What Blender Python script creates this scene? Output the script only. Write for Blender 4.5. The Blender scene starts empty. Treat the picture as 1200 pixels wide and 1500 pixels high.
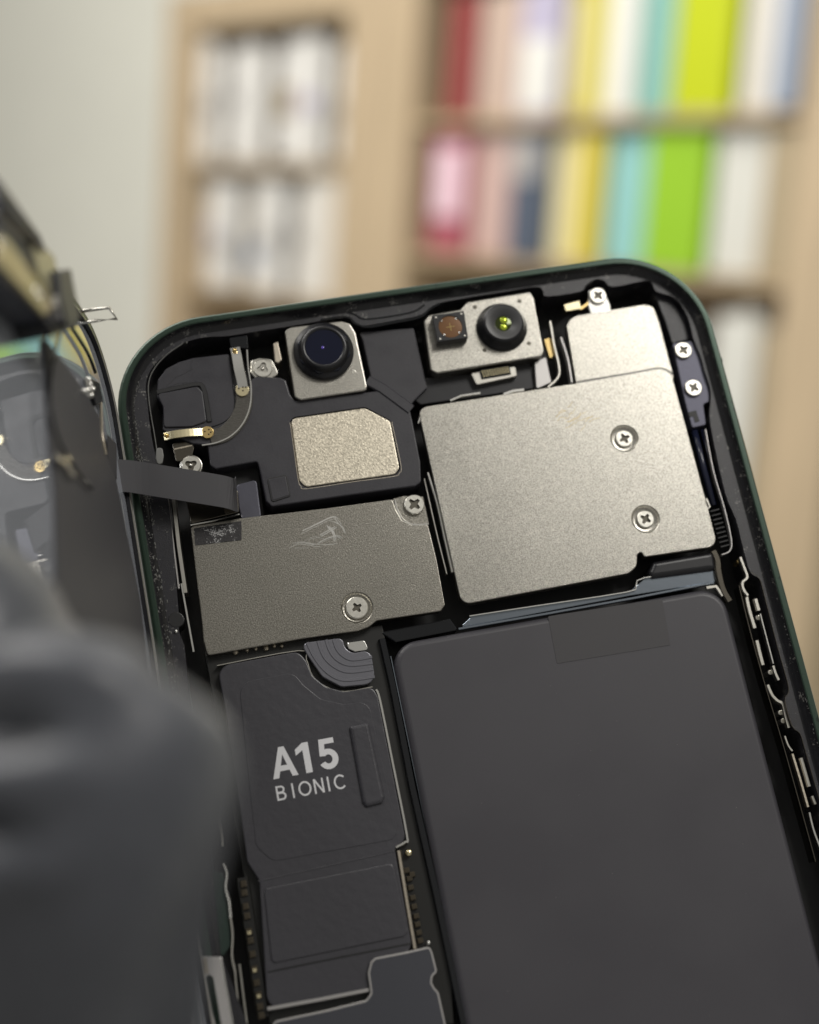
import bpy, math, random
from mathutils import Vector, Matrix
from mathutils.geometry import tessellate_polygon
random.seed(7)
PI = math.pi
S = bpy.context.scene
COL = S.collection

# ------------------------------------------------------------------ camera
# world: metres, Z up.  phone frame: millimetres, x right, y towards its top edge, z out of the opened face
PHONE_M = Matrix(((0.96244, -0.26084, 0.07532, -0.036618), (0.18387, 0.42213, -0.88769, 0.00605),
                  (0.19975, 0.8682, 0.45424, 0.017895), (0, 0, 0, 1)))
cd = bpy.data.cameras.new('camera'); cam = bpy.data.objects.new('camera', cd); COL.objects.link(cam)
cam.matrix_world = Matrix(((0.99755, -0.07002, 0.0, 0.0), (0.01184, 0.16862, -0.98561, -0.175888),
                           (0.06901, 0.98319, 0.16903, 0.030165), (0, 0, 0, 1)))
cd.sensor_fit = 'VERTICAL'; cd.sensor_height = 36; cd.sensor_width = 28.8
cd.lens = 55.2
cd.clip_start = 0.01; cd.clip_end = 60
cd.dof.use_dof = True
cd.dof.focus_distance = 0.1765
cd.dof.aperture_fstop = 12.0
S.camera = cam

# ------------------------------------------------------------------ light and exposure
S.view_settings.view_transform = 'Standard'; S.view_settings.look = 'None'
S.view_settings.exposure = 0; S.view_settings.gamma = 1
w = bpy.data.worlds.new('World'); S.world = w; w.use_nodes = True
w.node_tree.nodes['Background'].inputs[0].default_value = (1.0, 0.97, 0.9, 1)
w.node_tree.nodes['Background'].inputs[1].default_value = 0.25

def area(name, loc, target, size, power, color, sy=None):
    l = bpy.data.lights.new(name, 'AREA'); o = bpy.data.objects.new(name, l); COL.objects.link(o)
    l.size = size; l.energy = power; l.color = color
    if sy: l.shape = 'RECTANGLE'; l.size_y = sy
    o.location = loc
    o.rotation_euler = (Vector(target) - Vector(loc)).to_track_quat('-Z', 'Y').to_euler()
    return o

def P3(x, y, z): return (PHONE_M @ Vector((x * .001, y * .001, z * .001)))
area('overhead_lamp', P3(770, 650, 1070), P3(36, -60, 0), 0.46, 10.6, (1.0, 0.968, 0.91))  # ceiling lamp above and behind the camera, out of view
area('edge_highlight_lamp', P3(-420, 1150, 900), P3(36, -45, 0), 0.14, 2.6, (1.0, 0.98, 0.95))  # unseen lamp added for sharp highlights on the bevel edges
area('room_lamp', (-1.25, 0.95, 1.5), (-0.4, 2.6, 0.1), 2.0, 88, (1.0, 0.965, 0.91))

# ------------------------------------------------------------------ materials
def mat(name, color, rough=0.5, metal=0.0, bump=0.0, bscale=5.0, dist=0.00003, var=0.0, vscale=None, specks=None, spec=0.5, detail=2.0, aniso=None, coat=0, smudge=0, sscale=0.12):
    m = bpy.data.materials.new(name); m.use_nodes = True
    nt = m.node_tree; b = nt.nodes['Principled BSDF']
    b.inputs['Base Color'].default_value = (*color, 1); b.inputs['Roughness'].default_value = rough
    b.inputs['Metallic'].default_value = metal; b.inputs['Specular IOR Level'].default_value = spec
    if coat: b.inputs['Coat Weight'].default_value = coat; b.inputs['Coat Roughness'].default_value = 0.02; b.inputs['Coat IOR'].default_value = 1.8
    tc = nt.nodes.new('ShaderNodeTexCoord')
    src = tc.outputs['Object']
    if aniso:
        mp = nt.nodes.new('ShaderNodeMapping'); mp.inputs['Scale'].default_value = aniso
        nt.links.new(src, mp.inputs[0]); src = mp.outputs[0]
    def noise(s, d=detail):
        n = nt.nodes.new('ShaderNodeTexNoise'); n.inputs['Scale'].default_value = s; n.inputs['Detail'].default_value = d
        nt.links.new(src, n.inputs['Vector']); return n
    if bump:
        n = noise(bscale); bp = nt.nodes.new('ShaderNodeBump'); bp.inputs['Strength'].default_value = bump
        bp.inputs['Distance'].default_value = dist
        nt.links.new(n.outputs['Fac'], bp.inputs['Height']); nt.links.new(bp.outputs[0], b.inputs['Normal'])
    if smudge:
        n = noise(sscale, 4.0); r = nt.nodes.new('ShaderNodeMapRange')
        r.inputs[1].default_value = 0.35; r.inputs[2].default_value = 0.65
        r.inputs[3].default_value = rough - smudge; r.inputs[4].default_value = rough + smudge
        nt.links.new(n.outputs['Fac'], r.inputs[0]); nt.links.new(r.outputs[0], b.inputs['Roughness'])
    last = None
    if var:
        n = noise(vscale or bscale); r = nt.nodes.new('ShaderNodeMapRange')
        r.inputs[1].default_value = 0.3; r.inputs[2].default_value = 0.7
        r.inputs[3].default_value = 1 - var; r.inputs[4].default_value = 1 + var
        nt.links.new(n.outputs['Fac'], r.inputs[0])
        mx = nt.nodes.new('ShaderNodeVectorMath'); mx.operation = 'SCALE'; mx.inputs[0].default_value = color
        nt.links.new(r.outputs[0], mx.inputs['Scale']); last = mx.outputs[0]
    if specks:
        sc, thr, scol = specks
        n = noise(sc, 3.0); n2 = noise(sc * 0.13, 1.0)
        mul = nt.nodes.new('ShaderNodeMath'); mul.operation = 'MULTIPLY'
        nt.links.new(n.outputs['Fac'], mul.inputs[0]); nt.links.new(n2.outputs['Fac'], mul.inputs[1])
        r = nt.nodes.new('ShaderNodeMapRange'); r.inputs[1].default_value = thr; r.inputs[2].default_value = thr + 0.06
        nt.links.new(mul.outputs[0], r.inputs[0])
        mx = nt.nodes.new('ShaderNodeMix'); mx.data_type = 'RGBA'
        if last is not None: nt.links.new(last, mx.inputs[6])
        else: mx.inputs[6].default_value = (*color, 1)
        mx.inputs[7].default_value = (*scol, 1)
        nt.links.new(r.outputs[0], mx.inputs[0]); last = mx.outputs[2]
        nt.links.new(r.outputs[0], mx.inputs[0])
    if last is not None: nt.links.new(last, b.inputs['Base Color'])
    return m

M = {}
M['nickel'] = mat('sandblasted_nickel', (0.42, 0.405, 0.365), 0.29, 1, bump=0.6, bscale=9, var=0.34, vscale=8, smudge=0.012)
M['nickel_coarse'] = mat('coarse_nickel_mesh', (0.60, 0.55, 0.45), 0.40, 1, bump=0.8, bscale=5.5, var=0.36, vscale=4.8)
M['nickel_dark'] = mat('grey_nickel', (0.315, 0.30, 0.265), 0.30, 1, bump=0.65, bscale=8, var=0.38, vscale=7, smudge=0.012)
M['steel'] = mat('plain_steel', (0.66, 0.64, 0.58), 0.28, 1, bump=0.15, bscale=3)
M['bright_steel'] = mat('bright_steel', (0.86, 0.85, 0.81), 0.22, 1, bump=0.12, bscale=2)
M['dark_steel'] = mat('dark_polished_steel', (0.16, 0.145, 0.12), 0.22, 1, bump=0.1, bscale=1.5)
M['blue_steel'] = mat('blued_polished_steel', (0.30, 0.34, 0.39), 0.2, 1, bump=0.2, bscale=0.8)
M['screw'] = mat('screw_steel', (0.80, 0.78, 0.71), 0.3, 1, bump=0.25, bscale=4, var=0.08)
M['recess'] = mat('screw_recess', (0.12, 0.11, 0.09), 0.45, 0.7)
M['gold'] = mat('gold_plating', (0.86, 0.64, 0.28), 0.25, 1, bump=0.15, bscale=2)
M['pale_gold'] = mat('pale_gold_plating', (0.9, 0.8, 0.52), 0.25, 1, bump=0.15, bscale=2)
M['rail'] = mat('green_aluminium', (0.029, 0.052, 0.037), 0.34, 0.5, bump=0.15, bscale=6, var=0.06, specks=(2.2, 0.37, (0.012, 0.02, 0.016)))
M['antenna'] = mat('antenna_plastic', (0.12, 0.15, 0.12), 0.5)
M['ledge'] = mat('black_moulded_ledge', (0.020, 0.0195, 0.024), 0.36, 0, bump=0.9, bscale=7, var=0.35, specks=(5.5, 0.375, (0.20, 0.195, 0.18)))
M['gasket'] = mat('glossy_black_seal', (0.012, 0.012, 0.014), 0.22, 0, bump=0.7, bscale=4, specks=(5.5, 0.375, (0.16, 0.155, 0.145)))
M['residue'] = mat('dried_adhesive', (0.17, 0.17, 0.16), 0.45)
M['plastic'] = mat('black_plastic', (0.030, 0.029, 0.036), 0.42, 0, bump=0.32, bscale=7, var=0.12, smudge=0.07, sscale=.3)
M['plastic_smooth'] = mat('smooth_black_plastic', (0.014, 0.014, 0.017), 0.32, 0, bump=0.06, bscale=1.0)
M['deep'] = mat('deep_black_plastic', (0.008, 0.008, 0.009), 0.5, 0, bump=0.1, bscale=2)
M['glossy'] = mat('glossy_black', (0.010, 0.011, 0.013), 0.12, 0, bump=0.1, bscale=0.6)
M['bracket'] = mat('grey_anodised', (0.085, 0.085, 0.115), 0.38, 0.5, bump=0.2, bscale=5)
M['navy'] = mat('navy_tube', (0.012, 0.015, 0.035), 0.2, 0)
M['battery'] = mat('black_battery_pouch', (0.050, 0.048, 0.056), 0.44, 0, bump=0.14, bscale=9, var=0.05, spec=0.5, smudge=0.06, sscale=.07)
M['tape'] = mat('brown_black_tape', (0.041, 0.039, 0.043), 0.5, 0, bump=0.1, bscale=6)
M['foil'] = mat('graphite_foil', (0.050, 0.049, 0.057), 0.34, 0, bump=0.4, bscale=1.1, dist=0.00011, var=0.05, vscale=9, detail=3)
M['print'] = mat('grey_print', (0.68, 0.68, 0.70), 0.5)
M['flex'] = mat('black_flex_film', (0.062, 0.061, 0.066), 0.6, 0, bump=0.05, bscale=0.4, spec=0.25)
M['ribbed'] = mat('silvery_ribbed_flex', (0.20, 0.20, 0.225), 0.30, 0.6, bump=0.25, bscale=3)
M['flex_grey'] = mat('grey_flex', (0.10, 0.10, 0.125), 0.33, 0.45, bump=0.25, bscale=3)
M['arc'] = mat('ribbed_brown_flex', (0.085, 0.08, 0.07), 0.35, 0.3, bump=0.9, bscale=2.2, dist=0.00006, aniso=(0.8, 3.5, 1))
M['foam'] = mat('sparkling_black_foam', (0.022, 0.02, 0.022), 0.5, 0, bump=0.8, bscale=4, specks=(6.0, 0.30, (0.42, 0.42, 0.42)))
M['lens_black'] = mat('lens_black', (0.012, 0.012, 0.014), 0.30)
M['lens_navy'] = mat('lens_navy', (0.006, 0.008, 0.018), 0.18)
M['ir_ring'] = mat('grey_lens_ring', (0.06, 0.06, 0.062), 0.42, bump=0.1, bscale=8)
M['lens_glass'] = mat('coated_lens', (0.003, 0.005, 0.02), 0.05)
M['violet'] = mat('violet_glint', (0.10, 0.06, 0.42), 0.15)
M['lime_glint'] = mat('lime_lens_glint', (0.50, 0.62, 0.06), 0.10, 0.6)
M['lime_dark'] = mat('olive_coated_lens', (0.05, 0.065, 0.015), 0.1, 0.4)
M['amber'] = mat('amber_filter', (0.20, 0.10, 0.045), 0.22, 0.2)
M['amber_glint'] = mat('amber_glint', (0.34, 0.24, 0.06), 0.3)
M['chip'] = mat('brown_chip', (0.05, 0.04, 0.025), 0.35, 0.3)
M['tan_metal'] = mat('tan_solder_strip', (0.5, 0.45, 0.37), 0.4, 1, bump=0.6, bscale=2.5)
M['olive_plate'] = mat('teal_plate', (0.022, 0.04, 0.032), 0.4, 0.2)
M['silver_plate'] = mat('satin_silver', (0.50, 0.485, 0.475), 0.38, 0.7, bump=0.1, bscale=2)
M['board'] = mat('dark_board', (0.008, 0.008, 0.007), 0.4)
M['shield_black'] = mat('black_coated_shield', (0.047, 0.049, 0.060), 0.42, 0, bump=0.1, bscale=6)
M['mirror'] = mat('glossy_display_back', (0.54, 0.57, 0.64), 0.03, 0.5)
M['display_black'] = mat('display_edge_black', (0.012, 0.012, 0.014), 0.2)
M['khaki'] = mat('khaki_metal', (0.48, 0.45, 0.32), 0.34, 0.8, bump=0.3, bscale=1.5, var=0.15)
M['brass'] = mat('brass_strip', (0.56, 0.48, 0.29), 0.35, 0.8, bump=0.3, bscale=1.2, var=0.15)
M['navy_plastic'] = mat('dark_navy_plastic', (0.012, 0.014, 0.024), 0.38)
M['scuff'] = mat('pale_scuff', (0.56, 0.55, 0.52), 0.5)
M['stain'] = mat('brown_smear', (0.42, 0.35, 0.22), 0.42, 1, bump=0.5, bscale=5)

# ------------------------------------------------------------------ geometry helpers
def area2(p): return sum(p[i - 1][0] * p[i][1] - p[i][0] * p[i - 1][1] for i in range(len(p)))
def ccw(p): p = [tuple(q[:2]) for q in p]; return p if area2(p) > 0 else p[::-1]
def fillet(p, r, n=5):
    p = ccw(p); out = []; N = len(p)
    for i in range(N):
        a, b, c = Vector(p[i - 1]), Vector(p[i]), Vector(p[(i + 1) % N])
        u, v = a - b, c - b; lu, lv = u.length, v.length
        if lu < 1e-6 or lv < 1e-6: continue
        u /= lu; v /= lv; d = max(-1, min(1, u.dot(v))); ang = math.acos(d)
        if ang > 3.0 or r <= 0: out.append(tuple(b)); continue
        t = min(r / math.tan(ang / 2), lu * 0.49, lv * 0.49); rr = t * math.tan(ang / 2)
        cen = b + (u + v).normalized() * (rr / math.sin(ang / 2))
        s, e = b + u * t - cen, b + v * t - cen
        a0 = math.atan2(s.y, s.x); a1 = math.atan2(e.y, e.x)
        da = (a1 - a0 + PI) % (2 * PI) - PI
        for k in range(n + 1):
            q = a0 + da * k / n
            out.append((cen.x + rr * math.cos(q), cen.y + rr * math.sin(q)))
    return out
def inset(p, d):
    N = len(p); out = []
    for i in range(N):
        a, b, c = Vector(p[i - 1]), Vector(p[i]), Vector(p[(i + 1) % N])
        e1, e2 = (b - a), (c - b)
        if e1.length < 1e-7 or e2.length < 1e-7: out.append(p[i]); continue
        e1.normalize(); e2.normalize()
        n1, n2 = Vector((-e1.y, e1.x)), Vector((-e2.y, e2.x))
        m = n1 + n2
        if m.length < 1e-4: out.append(p[i]); continue
        m.normalize(); k = d / max(0.35, m.dot(n1)); out.append((b.x + m.x * k, b.y + m.y * k))
    return out
def smooth_path(p, n=4, closed=False):
    if len(p) < 3: return [Vector(q) for q in p]
    out = []; N = len(p); rng = range(N if closed else N - 1)
    g = lambda i: Vector(p[i % N]) if closed else Vector(p[max(0, min(N - 1, i))])
    for i in rng:
        a, b, c, d = g(i - 1), g(i), g(i + 1), g(i + 2)
        for k in range(n):
            t = k / n
            out.append(0.5 * ((2 * b) + (c - a) * t + (2 * a - 5 * b + 4 * c - d) * t * t + (3 * b - a - 3 * c + d) * t ** 3))
    if not closed: out.append(Vector(p[-1]))
    return out

class MB:
    def __init__(s): s.v = []; s.f = []; s.mi = []; s.sm = []; s.mats = []
    def m(s, key):
        if key not in s.mats: s.mats.append(key)
        return s.mats.index(key)
    def face(s, f, mi, sm=False): s.f.append(tuple(f)); s.mi.append(mi); s.sm.append(sm)
    def cap(s, loops, z, mi, up=True):
        base = len(s.v); flat = [(x, y, z) for lp in loops for x, y in lp]; s.v += flat
        for t in tessellate_polygon([[Vector((x, y, 0)) for x, y in lp] for lp in loops]):
            a, b, c = (Vector(flat[i]) for i in t)
            n = (b - a).cross(c - a).z
            if abs(n) < 1e-12: continue
            t = tuple(base + i for i in t)
            s.face(t if (n > 0) == up else t[::-1], mi)
        return base
    def loopstrip(s, la, lb, mi, sm=False):       # two vertex index loops of equal length
        n = len(la)
        for i in range(n): s.face((la[i], la[(i + 1) % n], lb[(i + 1) % n], lb[i]), mi, sm)
    def ring(s, pts, z):
        b = len(s.v); s.v += [(x, y, z) for x, y in pts]; return list(range(b, b + len(pts)))
    def slab(s, p, z0, z1, b=0.07, mat='plastic', holes=(), seg=2, bottom=True, side=None):
        mi = s.m(mat); ms = s.m(side) if side else mi; p = ccw(p)
        prof = [(0, z0), (0, z1 - b)] + [(b * (1 - math.cos(PI / 2 * k / seg)), z1 - b + b * math.sin(PI / 2 * k / seg)) for k in range(1, seg + 1)]
        if b <= 0: prof = [(0, z0), (0, z1)]
        prev = None
        for d, z in prof:
            r = s.ring(inset(p, d) if d else p, z)
            if prev: s.loopstrip(prev, r, ms)
            prev = r
        hl = [ccw(h) for h in holes]
        s.cap([inset(p, b) if b > 0 else p] + [h[::-1] for h in hl], z1, mi)
        for h in hl:
            a, c = s.ring(h, z1), s.ring(h, z0); s.loopstrip(a[::-1], c[::-1], ms)
        if bottom: s.cap([p] + [h[::-1] for h in hl], z0, mi, up=False)
        return s
    def lathe(s, c, prof, mat='screw', n=32, sm=True, capped=True):   # prof: (r, z) from outside bottom to the top/centre
        mi = s.m(mat) if isinstance(mat, str) else None
        prev = None
        for k, (r, z) in enumerate(prof):
            if r < 1e-6:
                b = len(s.v); s.v.append((c[0], c[1], z))
                for i in range(n): s.face((prev[i], prev[(i + 1) % n], b), mi, sm)
                return s
            rg = s.ring([(c[0] + r * math.cos(2 * PI * i / n), c[1] + r * math.sin(2 * PI * i / n)) for i in range(n)], z)
            if prev: s.loopstrip(prev, rg, mi, sm)
            prev = rg
        return s
    def strip(s, path, wid, th, mat='steel', closed=False):       # rectangular bar swept along a 3-D path, flat side up
        mi = s.m(mat); P = [Vector(q) if len(q) == 3 else Vector((q[0], q[1], 0)) for q in path]; rows = []
        for i, q in enumerate(P):
            a, c = P[max(0, i - 1)], P[min(len(P) - 1, i + 1)]
            t = (c - a); t2 = Vector((t.x, t.y, 0))
            nrm = Vector((-t2.y, t2.x, 0)).normalized() if t2.length > 1e-6 else Vector((1, 0, 0))
            upv = nrm.cross(t).normalized() if t.length > 0 else Vector((0, 0, 1))
            if upv.z < 0: upv = -upv
            wd = wid[i] if isinstance(wid, (list, tuple)) else wid
            l, r = q + nrm * wd / 2, q - nrm * wd / 2; d = upv * th; e = nrm * min(th * 0.3, wd * 0.2)
            b = len(s.v); s.v += [tuple(l - d), tuple(l - d * 0.3), tuple(l - e), tuple(r + e), tuple(r - d * 0.3), tuple(r - d)]; rows.append(list(range(b, b + 6)))
        for a, c in zip(rows, rows[1:]):
            for k in range(6): s.face((a[k], a[(k + 1) % 6], c[(k + 1) % 6], c[k]), mi)
        s.face(rows[0][::-1], mi); s.face(rows[-1], mi)
        return s
    def tube(s, path, r, mat='steel', n=8):
        mi = s.m(mat); P = [Vector(q) for q in path]; prev = None; first = None
        for i, q in enumerate(P):
            t = (P[min(len(P) - 1, i + 1)] - P[max(0, i - 1)]).normalized()
            a = t.orthogonal().normalized() if abs(t.z) > 0.95 else t.cross(Vector((0, 0, 1))).normalized()
            b = t.cross(a); base = len(s.v)
            s.v += [tuple(q + (a * math.cos(2 * PI * k / n) + b * math.sin(2 * PI * k / n)) * r) for k in range(n)]
            rg = list(range(base, base + n))
            if prev: s.loopstrip(prev, rg, mi, True)
            else: first = rg
            prev = rg
        s.face(first[::-1], mi); s.face(prev, mi)
        return s
    def ribbon(s, path, wid, z, mat='print', closed=False):        # flat printed stroke
        mi = s.m(mat); P = [Vector(q[:2]) for q in path]; N = len(P); rows = []
        for i in range(N):
            a, c = (P[i - 1], P[(i + 1) % N]) if closed else (P[max(0, i - 1)], P[min(N - 1, i + 1)])
            e1 = (P[i] - a) if (P[i] - a).length > 1e-9 else (c - P[i]); e2 = (c - P[i]) if (c - P[i]).length > 1e-9 else e1
            e1 = e1.normalized(); e2 = e2.normalized(); n1, n2 = Vector((-e1.y, e1.x)), Vector((-e2.y, e2.x))
            m = (n1 + n2).normalized(); k = wid / 2 / max(0.5, m.dot(n1)); b = len(s.v)
            s.v += [(P[i].x + m.x * k, P[i].y + m.y * k, z), (P[i].x - m.x * k, P[i].y - m.y * k, z)]; rows.append((b, b + 1))
        for i in range(N if closed else N - 1):
            a, c = rows[i], rows[(i + 1) % N]; s.face((a[1], c[1], c[0], a[0]), mi)
        return s
    def mesh(s, name):
        me = bpy.data.meshes.new(name); me.from_pydata(s.v, [], s.f)
        for k in s.mats: me.materials.append(M[k])
        me.polygons.foreach_set('material_index', s.mi); me.polygons.foreach_set('use_smooth', s.sm)
        me.update(); return me
    def build(s, name, parent=None, loc=None, label=None):
        return link(name, s.mesh(name), parent, loc, label)

def link(name, me, parent=None, loc=None, label=None):
    o = bpy.data.objects.new(name, me); COL.objects.link(o)
    if parent is not None: o.parent = parent
    if loc: o.location = loc
    if label: o['label'] = label
    return o
def thing(name, label, cat, mw=None, group=None):
    o = bpy.data.objects.new(name, None); COL.objects.link(o); o.empty_display_size = 0.01
    o['label'] = label; o['category'] = cat
    if group: o['group'] = group
    if mw is not None: o.matrix_world = mw
    return o
def rrect(x0, y0, x1, y1, r, n=6): return fillet([(x0, y0), (x1, y0), (x1, y1), (x0, y1)], r, n)
def circle(c, r, n=28): return [(c[0] + r * math.cos(2 * PI * i / n), c[1] + r * math.sin(2 * PI * i / n)) for i in range(n)]
def Z(path, z): return [(p[0], p[1], z) for p in path]

# ------------------------------------------------------------------ screws (shared meshes)
def screw_mesh(r, slot=0.62, style='plus'):
    m = MB(); mi = m.m('screw'); h = 0.34
    n = 32; ro = [(r, -0.5), (r, h - 0.12), (r * 0.97, h - 0.04), (r * 0.9, h)]
    prev = None
    for rr, z in ro:
        g = m.ring(circle((0, 0), rr, n), z)
        if prev: m.loopstrip(prev, g, mi, True)
        prev = g
    if style == 'plus':
        a, b = r * slot, r * slot * 0.30; c = b * 1.25
        pl = []
        for k in range(4):
            q = k * PI / 2 + 0.35
            for x, y in ((a, -b * .72), (a, b * .72), (c, c)): pl.append((x * math.cos(q) - y * math.sin(q), x * math.sin(q) + y * math.cos(q)))
        hole = ccw(pl)
    else:
        hole = [((r * 0.5 + r * 0.13 * math.cos(3 * t)) * math.cos(t), (r * 0.5 + r * 0.13 * math.cos(3 * t)) * math.sin(t)) for t in [2 * PI * i / 30 for i in range(30)]]
    m.cap([circle((0, 0), r * 0.9, n), hole[::-1]], h, mi)
    md = m.m('recess'); t1, t0 = m.ring(hole, h), m.ring(inset(hole, 0.04), h - 0.22)
    m.loopstrip(t1[::-1], t0[::-1], md); m.cap([inset(hole, 0.04)], h - 0.22, md)
    if style != 'plus': m.lathe((0, 0), [(r * 0.2, h - 0.22), (r * 0.17, h - 0.03), (0, h - 0.02)], 'steel', 12)
    return m.mesh('screw')
SC = {'small': screw_mesh(1.05), 'mid': screw_mesh(1.2), 'wide': screw_mesh(1.3, 0.45), 'stand': screw_mesh(1.15, style='tri')}
def screw(parent, kind, c, z, rot=0.0):
    o = link('screw', SC[kind], parent, (c[0], c[1], z)); o.rotation_euler = (0, 0, rot); return o

# ================================================================== PHONE
phone = thing('smartphone', 'opened green smartphone with its inner parts exposed, metal shield plates, cameras and black battery', 'smartphone',
              PHONE_M @ Matrix.Scale(0.001, 4))
PW, PH, PR = 71.5, 146.7, 11.0
def outline(d): return rrect(d, -PH + d, PW - d, -d, PR - d, 16)
# green rail swept round the outline
m = MB(); mi = m.m('rail'); ml = m.m('ledge'); prev = None
for k, (d, z) in enumerate([(0.35, -7.5), (0, -7.15), (0, -0.55), (0.05, -0.32), (0.16, -0.14), (0.34, -0.02), (0.5, 0.0), (0.82, 0.0), (0.95, -0.1)]):
    g = m.ring(outline(d), z)
    if prev: m.loopstrip(prev, g, mi, False)
    prev = g
m.build('rail', phone)
m = MB(); ml = m.m('gasket'); prev = None
for d, z in [(0.95, -0.1), (1.1, -0.5), (1.62, -1.2), (1.8, -1.3)]:
    g = m.ring(outline(d), z)
    if prev: m.loopstrip(prev, g, ml, True)
    prev = g
m.build('sealing_slope', phone)
for (x, y, a, b) in ((PW, -15.4, 0.62, 0.55), (0, -16.2, 0.62, 0.55)):
    m = MB(); x0 = x - 0.5 if x > 10 else x - 0.004; x1 = x + 0.004 if x > 10 else x + 0.5
    m.slab([(x0, y), (x1, y), (x1, y + b), (x0, y + b)], -7.0, -0.2, 0.02, 'antenna'); m.build('antenna_line', phone)
# moulded ledge with its traced inner contour
inner = [(3.13,-34.6),(3.43,-30.7),(4.01,-21.51),(3.33,-14.77),(3.43,-9.48),(3.67,-6.79),(4.82,-4.92),(6.61,-3.64),(8.76,-2.59),(11.21,-2.28),(13.98,-2.54),(16.98,-2.48),(20.64,-2.44),(25,-2.32),(27.9,-2.16),(28.59,-2.89),(29.68,-3.68),(33.41,-3.64),(36.95,-3.39),(38.84,-2.33),(42.93,-2.06),(47.61,-1.97),(51.46,-1.92),(52.25,-2.59),(52.51,-3.36),(56.71,-3.37),(57.56,-2.68),(58.92,-2.06),(59.96,-2.4),(60.85,-3.37),(64.99,-3.17),(65.8,-3.76),(66.06,-4.81),(68.19,-6.05),(69.08,-8.75),(69.06,-11.56),(69.35,-13.76),(69.38,-16.01),(69.49,-18.25),(69.05,-19.94),(68.34,-22.64),(67.93,-31.03),(68.37,-34.5),(68.33,-38.11),(68.39,-41.03),(69.29,-42.01),(69.34,-44),(69.27,-50.34),(69.32,-54.36),(69.08,-55.51),(68.46,-56.27),(68.53,-59.27),(69.18,-60.18),(69.26,-62.22),(69.39,-67.8),(69.4,-75.96),(69.59,-86.27)]
last = inner[-1]; inner = [tuple(q) for q in smooth_path(inner, 3)]
inner = inner + [(last[0], -128), (10, -128)] + [(3.31,-78.62),(2.47,-74.32),(1.72,-71.04),(2.51,-61.75),(2.6,-55.8),(2.92,-49.17),(2.97,-42.34),(3.18,-38.13),(2.83,-36.51)]
m = MB(); m.slab(outline(1.77), -6.6, -1.3, 0, 'ledge', holes=[fillet(inner, 1.6, 5)], bottom=False); m.build('display_ledge', phone)
m = MB(); m.cap([outline(0.6)], -6.5, m.m('deep')); m.cap([outline(0.35)], -7.5, m.m('rail'), up=False); m.build('back_panel', phone)
m = MB(); m.strip(smooth_path(Z([(8.59,-2.65),(6.68,-3.65),(5.04,-5.04),(3.98,-6.84),(3.66,-9.52),(3.67,-13.57),(3.63,-15.91)], -1.285), 4), .10, .15, 'residue'); m.build('ledge_edge_line', phone)  # lit inner edge of the ledge drawn as a pale strip
m = MB(); m.slab(fillet([(3.62,-14.92),(4.31,-15.04),(4.31,-16.04),(4.02,-16.91),(3.47,-16.98),(3.35,-16.21)], .3), -1.5, -1.18, .1, 'residue'); m.build('adhesive_blob', phone)
# inner step seen right of the upper cover
m = MB(); m.slab(fillet([(66.03,-4.47),(68.04,-5.89),(68.98,-8.42),(69.04,-11.25),(66.64,-11.42),(66.45,-8.39)], 0.3), -6.4, -2.2, 0.1, 'ledge'); m.build('inner_step', phone)

# dried adhesive crumbs along the left and right slope (nobody could count them)
m = MB(); mi = m.m('residue')
for k in range(420):
    side = random.random()
    if side < 0.62: y = -random.uniform(9, 60); x = random.gauss(1.5, 0.33)
    elif side < 0.72: t = random.uniform(0.1, 1.4); R_ = 11 - random.gauss(1.8, .3); x = 11 - R_ * math.cos(t); y = -11 + R_ * math.sin(t)
    else: y = -random.uniform(24, 75); x = PW - 1.15 + abs(random.gauss(0, 0.22))
    d = min(x, PW - x) if y < -11 else 1.8
    z = -0.12 - max(0, min(1, (d - 0.9) / 0.85)) * 1.12
    r = random.uniform(0.025, 0.11) * (1 if side < .72 else .7); b = len(m.v); n = 5; a0 = random.random() * 6
    el = random.uniform(1, 2.2)
    m.v += [(x + r * math.cos(a0 + 2 * PI * i / n) * random.uniform(.6, 1.2), y + el * r * math.sin(a0 + 2 * PI * i / n) * random.uniform(.6, 1.2), z - 0.02) for i in range(n)] + [(x, y, z + r * 0.5)]
    for i in range(n): m.face((b + i, b + (i + 1) % n, b + n), mi)
for k in range(260):
    y = -random.uniform(7, 24); x = 1.72 + random.gauss(0, .10) + .25 * max(0, (-y - 16) / 8); r = random.uniform(.025, .075); b = len(m.v); a0 = random.random() * 6
    if y > -11: t_ = math.asin(min(1, (y + 11) / 9.3)); x = 11 - 9.3 * math.cos(t_) + random.gauss(0, .1)
    m.v += [(x + r * math.cos(a0 + 1.26 * i) * random.uniform(.6, 1.2), y + 1.4 * r * math.sin(a0 + 1.26 * i), -1.27) for i in range(5)] + [(x, y, -1.25 + r * .5)]
    for i in range(5): m.face((b + i, b + (i + 1) % 5, b + 5), mi)
o = m.build('adhesive_residue', phone); o['kind'] = 'stuff'

def bend(p, z, th=0.25, b=0.1, matk='nickel', r=0.6, holes=(), skirt=1.2):
    mm = MB(); mm.slab(fillet(p, r), z - skirt, z, b, matk, holes=holes, seg=3); return mm
def cup(mm, c, r0, z, depth, matk, r1):
    mm.lathe(c, [(r0 + 0.01, z), (r0 - 0.12, z - 0.06), (r1 + 0.12, z - depth + 0.05), (r1, z - depth), (0, z - depth)], matk, 36)

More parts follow.
